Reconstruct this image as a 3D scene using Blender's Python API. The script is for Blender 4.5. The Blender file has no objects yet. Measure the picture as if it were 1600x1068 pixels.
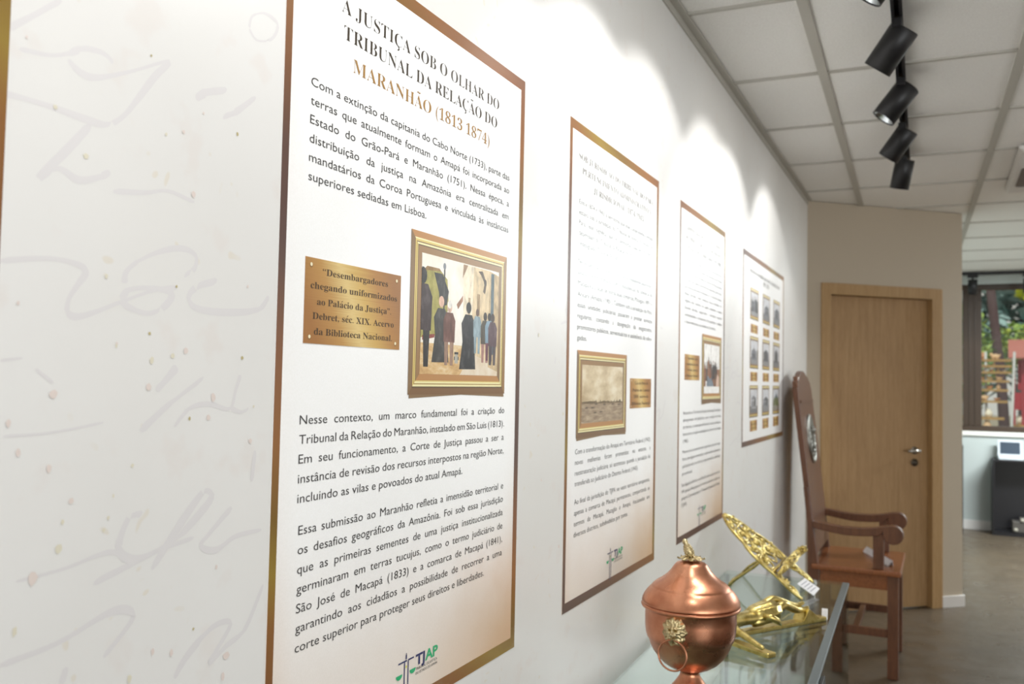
import bpy, bmesh, math, random
from mathutils import Vector, Matrix, Euler
random.seed(7)
SC = bpy.context.scene
COL = SC.collection
def lin(c):
    c = c / 255.0
    return c / 12.92 if c <= 0.04045 else ((c + 0.055) / 1.055) ** 2.4
def rgb(h):
    return tuple(lin(int(h[i:i + 2], 16)) for i in (0, 2, 4)) + (1.0,)

# ------------------------------------------------------------------ camera
cam_d = bpy.data.cameras.new('camera'); cam = bpy.data.objects.new('camera', cam_d); COL.objects.link(cam)
cam_d.sensor_width = 36.0; cam_d.lens = 31.367; cam_d.clip_start = 0.05; cam_d.clip_end = 300
YAW, PIT, ROL = 0.445817524, 0.0425096476, 0.0202599663
_f = Vector((-math.sin(YAW) * math.cos(PIT), math.cos(YAW) * math.cos(PIT), math.sin(PIT)))
_r = _f.cross(Vector((0, 0, 1))).normalized(); _u = _r.cross(_f)
_r2 = math.cos(ROL) * _r + math.sin(ROL) * _u; _u2 = -math.sin(ROL) * _r + math.cos(ROL) * _u
cam.matrix_world = Matrix(((_r2.x, _u2.x, -_f.x, 0.78), (_r2.y, _u2.y, -_f.y, 0.0), (_r2.z, _u2.z, -_f.z, 1.493), (0, 0, 0, 1)))
cam_d.dof.use_dof = True; cam_d.dof.focus_distance = 1.45; cam_d.dof.aperture_fstop = 5.6
SC.camera = cam
SC.cycles.transparent_max_bounces = 24
# ------------------------------------------------------------------ world, exposure
world = bpy.data.worlds.new('daylight'); SC.world = world; world.use_nodes = True
_bg = world.node_tree.nodes['Background']
_bg.inputs[0].default_value = (1.0, 0.95, 0.89, 1); _bg.inputs[1].default_value = 0.75
SC.view_settings.view_transform = 'Standard'; SC.view_settings.look = 'None'
SC.view_settings.gamma = 1.0; SC.view_settings.exposure = 0.0; SC.view_settings.use_curve_mapping = False
def spot(name, loc, target, power, size, blend, color=(1, .995, .985), radius=0.03):
    d = bpy.data.lights.new(name, 'SPOT'); o = bpy.data.objects.new(name, d); COL.objects.link(o)
    d.energy = power; d.spot_size = size; d.spot_blend = blend; d.color = color; d.shadow_soft_size = radius
    o.location = loc; o.rotation_euler = (Vector(target) - Vector(loc)).to_track_quat('-Z', 'Y').to_euler()
    return o
LAMP_P = 17.5; LAMP_SIZE = math.radians(96); LAMP_BLEND = 0.3
def beam(loc, target, power):      # the beam of a lamp and the weaker spill round it
    spot('track_light', loc, target, power, LAMP_SIZE, LAMP_BLEND)
    spot('track_light_spill', loc, target, power * SPILL, math.radians(152), 1.0)
SPILL = 0.2
# the track goes on over the photographer's head; its lamps there light the near end of the wall
for _y in (2.06, 1.35, 0.6, -0.2):
    beam((0.56, _y, 2.50), (0.0, _y, 1.75), LAMP_P * (0.72 if _y < 1.5 else 1.0))

def area(name, loc, target, w, h, power, color):
    d = bpy.data.lights.new(name, 'AREA'); o = bpy.data.objects.new(name, d); COL.objects.link(o)
    d.shape = 'RECTANGLE'; d.size = w; d.size_y = h; d.energy = power; d.color = color
    o.location = loc; o.rotation_euler = (Vector(target) - Vector(loc)).to_track_quat('-Z', 'Y').to_euler(); return o
# added unseen fills: daylight from behind the camera, overhead light in the far room
area('daylight_fill', (5.0, -2.4, 1.3), (1.6, 3.4, 2.7), 4.2, 2.3, 138, (.93, .98, 1.0))
area('far_room_fill', (3.0, 8.6, 2.69), (3.0, 8.6, 0), 2.2, 0.6, 370, (.90, .98, 1.0))

_sd = bpy.data.lights.new('sun', 'SUN'); _so = bpy.data.objects.new('sun', _sd); COL.objects.link(_so)
_sd.energy = 3.2; _sd.angle = math.radians(1.5); _sd.color = (1, .96, .88)
_so.location = (0, -4, 12); _so.rotation_euler = Vector((0.12, 1.0, -1.45)).to_track_quat('-Z', 'Y').to_euler()
# ------------------------------------------------------------------ helpers
class MB:
    def __init__(s): s.v = []; s.f = []; s.m = []; s.sm = []
    def add(s, vs, fs, mi=0, smooth=False):
        n = len(s.v); s.v += [tuple(map(float, p)) for p in vs]
        for f in fs:
            s.f.append([n + i for i in f]); s.m.append(mi); s.sm.append(smooth)
    def box(s, lo, hi, mi=0, mat=None):
        x0, y0, z0 = lo; x1, y1, z1 = hi
        vs = [Vector(p) for p in ((x0, y0, z0), (x1, y0, z0), (x1, y1, z0), (x0, y1, z0), (x0, y0, z1), (x1, y0, z1), (x1, y1, z1), (x0, y1, z1))]
        if mat is not None: vs = [mat @ p for p in vs]
        s.add(vs, [(0, 3, 2, 1), (4, 5, 6, 7), (0, 1, 5, 4), (1, 2, 6, 5), (2, 3, 7, 6), (3, 0, 4, 7)], mi)
    def quad(s, a, b, c, d, mi=0): s.add([a, b, c, d], [(0, 1, 2, 3)], mi)
    def tube(s, pts, r, seg=8, mi=0, closed=False, cap=True, flat=1.0):
        pts = [Vector(p) for p in pts]; n = len(pts)
        rr = r if isinstance(r, (list, tuple)) else [r] * n
        up = None; rings = []
        for i, p in enumerate(pts):
            a = pts[(i - 1) % n] if (closed or i > 0) else p
            b = pts[(i + 1) % n] if (closed or i < n - 1) else p
            t = (b - a)
            t = t.normalized() if t.length > 1e-9 else Vector((0, 0, 1))
            if up is None:
                up = t.orthogonal().normalized()
            up = (up - t * up.dot(t))
            up = up.normalized() if up.length > 1e-6 else t.orthogonal().normalized()
            w = t.cross(up)
            rings.append([p + rr[i] * (math.cos(2 * math.pi * k / seg) * up + flat * math.sin(2 * math.pi * k / seg) * w) for k in range(seg)])
        vs = [q for ring in rings for q in ring]; fs = []
        for i in range(n if closed else n - 1):
            j = (i + 1) % n
            for k in range(seg):
                k2 = (k + 1) % seg
                fs.append((i * seg + k, i * seg + k2, j * seg + k2, j * seg + k))
        s.add(vs, fs, mi, True)
        if cap and not closed:
            s.add(rings[0], [tuple(reversed(range(seg)))], mi); s.add(rings[-1], [tuple(range(seg))], mi)
    def lathe(s, prof, seg=48, c=(0, 0, 0), mi=0, mat=None):
        vs = []; fs = []
        for r, z in prof:
            for k in range(seg):
                a = 2 * math.pi * k / seg
                p = Vector((r * math.cos(a), r * math.sin(a), z))
                p = (mat @ p) if mat is not None else p + Vector(c)
                vs.append(p)
        for i in range(len(prof) - 1):
            for k in range(seg):
                k2 = (k + 1) % seg
                fs.append((i * seg + k, i * seg + k2, (i + 1) * seg + k2, (i + 1) * seg + k))
        s.add(vs, fs, mi, True)
    def cyl(s, a, b, r, seg=24, mi=0, r2=None):
        a = Vector(a); b = Vector(b); q = (b - a).to_track_quat('Z', 'Y').to_matrix().to_4x4(); q.translation = a
        h = (b - a).length; r2 = r if r2 is None else r2
        s.lathe([(0.0, 0), (r, 0)], seg, mi=mi, mat=q); s.lathe([(r, 0), (r2, h)], seg, mi=mi, mat=q); s.lathe([(r2, h), (0.0, h)], seg, mi=mi, mat=q)
    def ball(s, c, rad, seg=14, mi=0, mat=None):
        if not isinstance(rad, (list, tuple)): rad = (rad,) * 3
        n = seg // 2 + 1; vs = []; fs = []
        for i in range(n + 1):
            t = math.pi * i / n
            for k in range(seg):
                a = 2 * math.pi * k / seg
                p = Vector((rad[0] * math.sin(t) * math.cos(a), rad[1] * math.sin(t) * math.sin(a), -rad[2] * math.cos(t)))
                if mat is not None: p = mat @ p
                vs.append(p + Vector(c))
        for i in range(n):
            for k in range(seg):
                k2 = (k + 1) % seg
                fs.append((i * seg + k, i * seg + k2, (i + 1) * seg + k2, (i + 1) * seg + k))
        s.add(vs, fs, mi, True)
    def prism(s, poly, h0, h1, fn, mi=0):
        """poly: 2-D outline; fn(u, v, h) -> 3-D"""
        n = len(poly)
        a = [fn(u, v, h0) for u, v in poly]; b = [fn(u, v, h1) for u, v in poly]
        s.add(a + b, [tuple(reversed(range(n))), tuple(range(n, 2 * n))] + [(i, (i + 1) % n, n + (i + 1) % n, n + i) for i in range(n)], mi)
    def build(s, name, mats, parent=None, bevel=0.0, shade=None):
        off = parent_world(parent) if parent is not None else Vector((0, 0, 0))
        me = bpy.data.meshes.new(name)
        me.from_pydata([tuple(Vector(p) - off) for p in s.v], [], s.f)
        if not isinstance(mats, (list, tuple)): mats = [mats]
        for m in mats: me.materials.append(m)
        for p, mi, sm in zip(me.polygons, s.m, s.sm):
            p.material_index = mi; p.use_smooth = sm if shade is None else shade
        bm = bmesh.new(); bm.from_mesh(me); bmesh.ops.remove_doubles(bm, verts=bm.verts, dist=1e-6)
        bmesh.ops.recalc_face_normals(bm, faces=bm.faces) if s.recalc else None
        bm.to_mesh(me); bm.free(); me.update()
        o = bpy.data.objects.new(name, me); COL.objects.link(o)
        if parent is not None: o.parent = parent
        if bevel > 0:
            b = o.modifiers.new('bevel', 'BEVEL'); b.width = bevel; b.segments = 2; b.limit_method = 'ANGLE'; b.angle_limit = math.radians(40)
        return o
    recalc = True
def parent_world(p):
    v = Vector(p.location)
    while p.parent is not None:
        p = p.parent; v = v + Vector(p.location)
    return v
def thing(name, loc, label, cat, group=None):
    o = bpy.data.objects.new(name, None); COL.objects.link(o); o.location = loc; o.empty_display_size = 0.05
    return tag(o, label, cat, group)
def tag(o, label, cat, group=None):
    o['label'] = label; o['category'] = cat
    if group: o['group'] = group
    return o
def struct(o):
    o['kind'] = 'structure'; return o

def mk(name, col, rough=0.5, metal=0.0, spec=0.5, emis=None, estr=1.0):
    m = bpy.data.materials.new(name); m.use_nodes = True
    b = m.node_tree.nodes['Principled BSDF']
    b.inputs['Base Color'].default_value = rgb(col) if isinstance(col, str) else tuple(col)
    b.inputs['Roughness'].default_value = rough; b.inputs['Metallic'].default_value = metal
    b.inputs['Specular IOR Level'].default_value = spec
    if emis is not None:
        b.inputs['Emission Color'].default_value = rgb(emis); b.inputs['Emission Strength'].default_value = estr
    return m
def nd(m, t, **kw):
    n = m.node_tree.nodes.new(t)
    for k, v in kw.items(): setattr(n, k, v)
    return n
def lk(m, a, b): m.node_tree.links.new(a, b)
def bs(m): return m.node_tree.nodes['Principled BSDF']
def ramp(m, fac, stops, interp='LINEAR'):
    r = nd(m, 'ShaderNodeValToRGB'); r.color_ramp.interpolation = interp
    e = r.color_ramp.elements
    while len(e) < len(stops): e.new(0.5)
    for el, (p, c) in zip(e, stops):
        el.position = p; el.color = rgb(c) if isinstance(c, str) else tuple(c)
    lk(m, fac, r.inputs[0]); return r.outputs[0]
def coords(m, kind='Object', scale=(1, 1, 1), loc=(0, 0, 0), rot=(0, 0, 0)):
    t = nd(m, 'ShaderNodeTexCoord'); mp = nd(m, 'ShaderNodeMapping')
    mp.inputs['Scale'].default_value = scale; mp.inputs['Location'].default_value = loc; mp.inputs['Rotation'].default_value = rot
    lk(m, t.outputs[kind], mp.inputs[0]); return mp.outputs[0]
def noise(m, vec, scale, detail=3, rough=0.5, dist=0.0):
    n = nd(m, 'ShaderNodeTexNoise'); n.inputs['Scale'].default_value = scale; n.inputs['Detail'].default_value = detail
    n.inputs['Roughness'].default_value = rough; n.inputs['Distortion'].default_value = dist
    lk(m, vec, n.inputs['Vector']); return n.outputs[0]
def bump(m, h, strength=0.1, dist=0.01):
    b = nd(m, 'ShaderNodeBump'); b.inputs['Strength'].default_value = strength; b.inputs['Distance'].default_value = dist
    lk(m, h, b.inputs['Height']); lk(m, b.outputs[0], bs(m).inputs['Normal'])
def mixc(m, fac, a, b, mode='MIX'):
    x = nd(m, 'ShaderNodeMix', data_type='RGBA', blend_type=mode)
    for sock, val in ((x.inputs[0], fac), (x.inputs[6], a), (x.inputs[7], b)):
        if hasattr(val, 'is_linked'): lk(m, val, sock)
        else: sock.default_value = rgb(val) if isinstance(val, str) else val
    return x.outputs[2]
def math_(m, op, a, b=None, clamp=False):
    x = nd(m, 'ShaderNodeMath', operation=op, use_clamp=clamp)
    for sock, val in ((x.inputs[0], a), (x.inputs[1], b)):
        if val is None: continue
        if hasattr(val, 'is_linked'): lk(m, val, sock)
        else: sock.default_value = val
    return x.outputs[0]
def mapr(m, v, a, b, c=0.0, d=1.0, smooth=True):
    x = nd(m, 'ShaderNodeMapRange', interpolation_type='SMOOTHSTEP' if smooth else 'LINEAR')
    lk(m, v, x.inputs[0])
    for i, q in enumerate((a, b, c, d)): x.inputs[i + 1].default_value = q
    return x.outputs[0]
def sep(m, vec):
    s = nd(m, 'ShaderNodeSeparateXYZ'); lk(m, vec, s.inputs[0]); return s.outputs
def glass_mat(name, tint, gloss=0.02):
    m = bpy.data.materials.new(name); m.use_nodes = True; nt = m.node_tree
    nt.nodes.remove(bs(m)); out = [n for n in nt.nodes if n.type == 'OUTPUT_MATERIAL'][0]
    tr = nd(m, 'ShaderNodeBsdfTransparent'); tr.inputs[0].default_value = rgb(tint)
    gl = nd(m, 'ShaderNodeBsdfGlossy'); gl.inputs['Roughness'].default_value = gloss
    fr = nd(m, 'ShaderNodeFresnel'); ge = nd(m, 'ShaderNodeNewGeometry'); lk(m, mapr(m, ge.outputs['Backfacing'], 0, 1, 1.5, 1 / 1.5, False), fr.inputs[0])
    mx = nd(m, 'ShaderNodeMixShader'); lk(m, fr.outputs[0], mx.inputs[0]); lk(m, tr.outputs[0], mx.inputs[1]); lk(m, gl.outputs[0], mx.inputs[2])
    lk(m, mx.outputs[0], out.inputs[0]); return m

# ------------------------------------------------------------------ text
_tc = bpy.data.curves.new('lettering', 'FONT'); _to = bpy.data.objects.new('lettering', _tc); COL.objects.link(_to)
_tc.resolution_u = 3
def _eval(body, sw=1.0, off=0.0):
    _tc.body = body; _tc.space_word = sw; _tc.offset = off; _tc.size = 1.0
    dg = bpy.context.evaluated_depsgraph_get(); dg.update()
    me = _to.evaluated_get(dg).to_mesh()
    vs = [v.co.copy() for v in me.vertices]; fs = [tuple(p.vertices) for p in me.polygons]
    _to.evaluated_get(dg).to_mesh_clear()
    return vs, fs
def _width(vs): return (max(v.x for v in vs) - min(v.x for v in vs)) if vs else 0.0
_DEC = {'Ç': ('C', ','), 'ç': ('c', ','), 'Ã': ('A', '~'), 'ã': ('a', '~'), 'Á': ('A', "'"), 'á': ('a', "'"), 'À': ('A', '`'), 'à': ('a', '`'), 'é': ('e', "'"), 'É': ('E', "'"), 'í': ('i', "'"), 'ó': ('o', "'"), 'â': ('a', '^'), 'ô': ('o', '^'), 'ú': ('u', "'")}
def _ser(ch):
    if 'A' <= ch <= 'Z': return chr(0x1D400 + ord(ch) - 65)
    if 'a' <= ch <= 'z': return chr(0x1D41A + ord(ch) - 97)
    if '0' <= ch <= '9': return chr(0x1D7CE + ord(ch) - 48)
    return ch
def _capheight(serif):
    vs, _ = _eval(_ser('E') if serif else 'E'); return max(v.y for v in vs)
CAPS = (_capheight(False), _capheight(True))
def text(mb, s, y0, z, cap, y1=None, serif=False, sx=1.0, justify=False, x=0.0014, mi=0, off=0.0, center=None, fn=None):
    """one printed line on a wall facing +x: left end y0, baseline z, cap height cap"""
    acc = []
    if serif:
        base = ''.join(_ser(_DEC[c][0] if c in _DEC else c) for c in s)
        acc = [(i, _DEC[c][1], c.isupper()) for i, c in enumerate(s) if c in _DEC]
    else: base = s
    k = cap / CAPS[1 if serif else 0]
    sw = 1.0; vs, fs = _eval(base, 1.0, off)
    x0 = min(v.x for v in vs); w = _width(vs)
    if y1 is not None:
        if justify and ' ' in s:
            need = (y1 - y0) / (k * sx); vs2, _ = _eval(base, 2.0, off); w2 = _width(vs2)
            if w2 > w + 1e-4: sw = max(0.6, 1 + (need - w) / (w2 - w))
            vs, fs = _eval(base, sw, off); w = _width(vs)
        sx = (y1 - y0) / (k * w)
    if center is not None: y0 = center - 0.5 * w * k * sx
    P = (lambda a, b: (x, y0 + (a - x0) * k * sx, z + b * k)) if fn is None else (lambda a, b: fn((a - x0) * k * sx + y0, z + b * k))
    mb.add([P(v.x, v.y) for v in vs], fs, mi)
    for i, a, up in acc:
        pa, _ = _eval(base[:i + 1], sw, off); pb, _ = _eval(base[i], 1.0, off)
        cx = max(v.x for v in pa) - 0.5 * _width(pb); hw = 0.16; top = 0.80 if up else 0.58
        if a == ',': pl = [(cx - .03, -.0), (cx + .05, -.0), (cx + .11, -.13), (cx + .02, -.22), (cx - .1, -.2), (cx, -.15), (cx + .03, -.1)]
        elif a == '~': pl = [(cx - hw, top), (cx - .08, top + .09), (cx + .06, top + .05), (cx + hw, top + .1), (cx + .08, top - .02), (cx - .06, top + .02)]
        elif a == "'": pl = [(cx - .04, top), (cx + .03, top), (cx + .17, top + .16), (cx + .06, top + .16)]
        elif a == '`': pl = [(cx + .04, top), (cx - .03, top), (cx - .17, top + .16), (cx - .06, top + .16)]
        else: pl = [(cx - .17, top), (cx - .1, top), (cx, top + .1), (cx + .1, top), (cx + .17, top), (cx + .03, top + .17), (cx - .03, top + .17)]
        n = len(pl); mb.add([P(p, q) for p, q in pl], [tuple(range(n))], mi)

# ------------------------------------------------------------------ materials of the shell
def wallpaper_mat():
    m = mk('wallpaper', 'e4e3e1', 0.38, spec=0.6)
    c = coords(m)
    n1 = noise(m, c, 1.3, 4); n2 = noise(m, c, 60, 2)
    base = ramp(m, n1, [(0.3, 'e5e4e2'), (0.7, 'dddbd7')])
    # pale flecks of pulp in the printed paper
    v = nd(m, 'ShaderNodeTexVoronoi'); v.inputs['Scale'].default_value = 34
    warp = mixc(m, 0.12, c, noise_col(m, c, 9)); lk(m, warp, v.inputs['Vector'])
    dens = noise(m, c, 5, 2)
    d1 = math_(m, 'MULTIPLY', mapr(m, v.outputs['Distance'], 0.20, 0.12), mapr(m, dens, 0.52, 0.62))
    base = mixc(m, math_(m, 'MULTIPLY', d1, 0.45), base, 'd8cdb8')
    blot = mapr(m, noise(m, coords(m, loc=(3, 5, 1)), 14, 3), 0.58, 0.70)
    base = mixc(m, math_(m, 'MULTIPLY', blot, 0.3), base, 'dcd2cc')
    lk(m, base, bs(m).inputs['Base Color'])
    bump(m, n2, 0.03, 0.002)
    return m
def noise_col(m, vec, scale):
    n = nd(m, 'ShaderNodeTexNoise'); n.inputs['Scale'].default_value = scale; lk(m, vec, n.inputs['Vector']); return n.outputs[1]
M_WALLPAPER = wallpaper_mat()
M_INK_FAINT = mk('faded_ink', 'dbd8d8', 0.42)
M_FLECK = [mk('tan_fleck', 'b9ab7c', 0.42), mk('cream_fleck', 'dcd6c2', 0.42), mk('rosy_fleck', 'dfd2cb', 0.42), mk('olive_fleck', '8c8a5c', 0.42)]
M_PAINT = mk('grey_paint', 'b8ab98', 0.55)
bump(M_PAINT, noise(M_PAINT, coords(M_PAINT), 90, 3), 0.05, 0.002)
M_FARPAINT = mk('cool_grey_paint', 'b4bbb8', 0.5)
M_SKIRT = mk('white_skirting', 'd8d4d0', 0.4)
M_RAIL = mk('ceiling_rail_white', 'b9b6ad', 0.5)
def tile_mat():
    m = mk('mineral_tile', 'd9d6d0', 0.85, spec=0.2)
    n = noise(m, coords(m), 160, 4); lk(m, ramp(m, n, [(0.35, 'eeece8'), (0.65, 'f6f5f1')]), bs(m).inputs['Base Color'])
    bump(m, n, 0.15, 0.002); return m
M_TILE = tile_mat()
def floor_mat():
    m = mk('polished_concrete', '7c7468', 0.28, spec=0.30)
    c = coords(m)
    n = noise(m, c, 2.2, 5); g = noise(m, c, 240, 2)
    base = mixc(m, 0.35, ramp(m, n, [(0.3, '463b2e'), (0.7, '544838')]), ramp(m, g, [(0.38, '3a332a'), (0.6, '73675a')]))
    # saw-cut joints of the slab at 45 degrees to the walls
    x, y, z = sep(m, c)[:3]
    def joint(v, off):
        q = math_(m, 'PINGPONG', math_(m, 'SUBTRACT', v, off), 0.85)
        return mapr(m, q, 0.006, 0.002)
    u = math_(m, 'MULTIPLY', math_(m, 'ADD', x, y), 0.70711); w = math_(m, 'MULTIPLY', math_(m, 'SUBTRACT', y, x), 0.70711)
    j = math_(m, 'MAXIMUM', joint(u, 4.229), joint(w, 3.005))
    base = mixc(m, math_(m, 'MULTIPLY', j, 0.6), base, '3f392f')
    lk(m, base, bs(m).inputs['Base Color'])
    lk(m, mapr(m, noise(m, c, 7, 4), 0.3, 0.7, 0.27, 0.40), bs(m).inputs['Roughness'])
    return m
M_FLOOR = floor_mat()
def wood_mat(name, a, b, c3, scale=(14, 14, 0.9), rough=0.45, spec=0.4, axis='Z'):
    m = mk(name, a, rough, spec=spec)
    if axis == 'X': scale = (scale[2], scale[1], scale[0])
    if axis == 'Y': scale = (scale[0], scale[2], scale[1])
    v = coords(m, scale=scale)
    n = noise(m, v, 3.0, 5, 0.6, 0.6); n2 = noise(m, v, 18, 3)
    col = ramp(m, n, [(0.25, c3), (0.5, a), (0.72, b)])
    col = mixc(m, 0.25, col, ramp(m, n2, [(0.4, c3), (0.6, b)]))
    lk(m, col, bs(m).inputs['Base Color']); bump(m, n2, 0.05, 0.002)
    return m
M_OAK = wood_mat('oak_veneer', 'a5835b', 'b08f66', '93724c', rough=0.5)
M_OAKF = wood_mat('oak_casing', 'aa885c', 'b4946a', '9a784e', rough=0.5)
M_MAHOG = wood_mat('mahogany', '623e2a', '714930', '4a2d1e', scale=(22, 22, 2.0), rough=0.33, spec=0.5)
M_MAHOGS = wood_mat('mahogany_seat', '84502f', '925a38', '6a3e26', scale=(22, 22, 2.0), rough=0.25, spec=0.5, axis='Y')
M_STEEL = mk('satin_steel', 'b9b5ae', 0.3, 1.0)
M_BLACK = mk('black_lamp_enamel', '1b1a1c', 0.42, spec=0.45)
M_BRONZE = mk('bronze_aluminium', '37281b', 0.4, 0.0)
M_MARBLE = mk('white_marble', 'e6e3dc', 0.25)
M_PANE = glass_mat('window_glass', 'eef2f0')
M_CASE = glass_mat('case_glass', 'f0f6f3')
M_ALU = mk('satin_aluminium', '7d888c', 0.38, 0.6)
M_WHITE = mk('white_plastic', 'dedcd8', 0.35)
M_BLACKWOOD = mk('black_laminate', '0d0b0f', 0.4)

# ------------------------------------------------------------------ shell
CEIL = 2.72
b = MB(); b.box((-0.5, -3, -0.1), (6.5, 10.9, 0.0)); struct(b.build('floor', M_FLOOR))
b = MB(); b.box((-0.12, -3, 0), (0, 6.14, CEIL)); wall_left = struct(b.build('wall_left', M_WALLPAPER))
b = MB(); b.box((-0.5, -6.5, CEIL + 0.004), (9.0, 10.9, CEIL + 0.1)); ceiling = struct(b.build('ceiling', M_TILE))
# suspended ceiling rails
GR = -0.0228
def gpt(x, y):
    dx, dy = x - 0.373, y - 3.641
    return Vector((0.373 + dx * math.cos(0.0228) - dy * math.sin(0.0228), 3.641 + dx * math.sin(0.0228) + dy, 0))
b = MB()
def rail(x0, y0, x1, y1, w, z0):
    a = gpt(x0, y0); c = gpt(x1, y1); d = (c - a).normalized(); n = Vector((-d.y, d.x, 0)) * w * 0.5
    lo = [a - n, c - n, c + n, a + n]
    b.add([p + Vector((0, 0, z0)) for p in lo] + [p + Vector((0, 0, CEIL + 0.005)) for p in lo], [(3, 2, 1, 0), (4, 5, 6, 7), (0, 1, 5, 4), (1, 2, 6, 5), (2, 3, 7, 6), (3, 0, 4, 7)])
for i in range(0, 9): rail(0.373 + 0.685 * i, -2.9, 0.373 + 0.685 * i, 10.8, 0.034, CEIL - 0.006)
for i in range(-8, 11): rail(0.0 if 2.886 + 0.742 * i < 6 else 0.3, 2.886 + 0.742 * i, 6.4, 2.886 + 0.742 * i, 0.018, CEIL - 0.004)
struct(b.build('ceiling_rails', M_RAIL, ceiling))
b = MB(); b.box((0.0, -3, CEIL - 0.03), (0.006, 6.12, CEIL)); b.box((0.0, -3, CEIL - 0.006), (0.03, 6.12, CEIL)); struct(b.build('trim_1', M_RAIL))

# oblique wall with the door
DW0 = Vector((0.0, 6.135, 0)); DA = math.radians(41.37); DD = Vector((math.cos(DA), math.sin(DA), 0)); DN = Vector((-math.sin(DA), math.cos(DA), 0))
def dp(s, t, z): return DW0 + DD * s + DN * t + Vector((0, 0, z))   # along, into the wall, up
def dbox(mb, s0, s1, t0, t1, z0, z1, mi=0):
    vs = [dp(s, t, z) for z in (z0, z1) for s, t in ((s0, t0), (s1, t0), (s1, t1), (s0, t1))]
    mb.add(vs, [(3, 2, 1, 0), (4, 5, 6, 7), (0, 1, 5, 4), (1, 2, 6, 5), (2, 3, 7, 6), (3, 0, 4, 7)], mi)
S0, S1, S2, S3, SE = 0.106, 0.176, 0.984, 1.069, 1.2421
ZT, ZI = 2.180, 2.106
b = MB(); dbox(b, -0.1, S0 + .03, 0, 0.14, 0, CEIL); dbox(b, S3 - .03, SE, 0, 0.14, 0, CEIL); dbox(b, S0 + .03, S3 - .03, 0, 0.14, ZT - .03, CEIL)
struct(b.build('wall_back', M_PAINT))
door = bpy.data.objects.new('door_1', None); COL.objects.link(door); door.location = dp(0.5, 0, 0); struct(door)
b = MB()
dbox(b, S0, S1, -0.012, 0.10, 0, ZT); dbox(b, S2, S3, -0.012, 0.10, 0, ZT); dbox(b, S1, S2, -0.012, 0.10, ZI, ZT)
b.build('door_casing', M_OAKF, door, bevel=0.002)
b = MB(); dbox(b, S1 + .001, S1 + .013, 0.072, 0.098, 0, ZI - .001); dbox(b, S2 - .03, S2 - .001, 0.062, 0.098, 0, ZI - .001); dbox(b, S1 + .013, S2 - .03, 0.072, 0.098, ZI - .014, ZI - .001); b.build('door_stop', M_OAKF, door)
b = MB(); dbox(b, S1 + .004, S2 - .072, 0.030, 0.064, 0.008, ZI - .004); b.build('door_leaf', M_OAK, door, bevel=0.0015)
b = MB(); dbox(b, S2 - .068, S2 - .001, 0.036, 0.068, 0.008, ZI - .004); b.build('door_side_panel', M_OAK, door, bevel=0.0015)
b = MB(); hs = 0.869 - 0.02
b.cyl(dp(hs + .02, 0.029, 1.067), dp(hs + .02, 0.020, 1.067), 0.026, 20); b.cyl(dp(hs + .02, 0.020, 1.067), dp(hs + .02, -0.028, 1.067), 0.010, 12)
b.tube([dp(hs + .024, -0.026, 1.067), dp(hs - .02, -0.030, 1.069), dp(hs - .075, -0.026, 1.066)], 0.0095, 10)
b.build('door_handle', M_STEEL, door)
b = MB(); b.cyl(dp(hs + .02, 0.029, 0.985), dp(hs + .02, 0.020, 0.985), 0.026, 20); b.cyl(dp(hs + .02, 0.020, 0.985), dp(hs + .02, 0.014, 0.985), 0.009, 12)
b.build('lock_rose', mk('dark_steel', '7d766c', 0.35, 1.0), door)
b = MB(); dbox(b, S3, SE + 0.012, -0.012, 0.0, 0, 0.078); dbox(b, SE, SE + 0.012, 0.0, 0.14, 0, 0.078); struct(b.build('baseboard_back', M_SKIRT, bevel=0.002))
# far room
b = MB(); b.box((0.36, 7.05, 0), (0.44, 10.8, CEIL)); struct(b.build('wall_side', M_FARPAINT))
FY = 10.81
b = MB(); b.box((0.36, FY, 0), (6.0, FY + 0.2, 1.0)); b.box((0.36, FY, 2.625), (6.0, FY + 0.2, CEIL)); b.box((0.36, FY, 1.0), (0.52, FY + .2, 2.625)); struct(b.build('wall_far', M_FARPAINT))
b = MB(); b.box((0.44, FY - 0.014, 0), (6.0, FY, 0.1)); struct(b.build('baseboard_far', M_SKIRT, bevel=0.003))
b = MB(); b.box((0.45, FY - 0.03, 1.0), (6.0, FY + 0.2, 1.045)); struct(b.build('trim_2', M_MARBLE, bevel=0.003))
win = bpy.data.objects.new('window_1', None); COL.objects.link(win); win.location = (1.1, FY, 1.045); struct(win)
b = MB()
b.box((0.52, FY + 0.02, 1.045), (6.0, FY + 0.09, 1.105)); b.box((0.52, FY + 0.02, 2.565), (6.0, FY + 0.09, 2.625))
for x0, x1 in ((0.52, 0.58), (1.022, 1.205), (2.5, 2.68), (4.1, 4.28)):
    b.box((x0, FY + 0.015, 1.105), (x1, FY + 0.095, 2.565))
for x0, x1 in ((1.08, 1.092), (1.135, 1.147)): b.box((x0, FY + 0.008, 1.105), (x1, FY + 0.015, 2.565))
b.build('window_frame', M_BRONZE, win, bevel=0.004)
for x0, x1 in ((0.58, 1.022), (1.205, 2.5), (2.68, 4.1), (4.28, 6.0)):
    b = MB(); b.box((x0, FY + 0.05, 1.105), (x1, FY + 0.056, 2.565)); b.build('window_pane', M_PANE, win)

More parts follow.
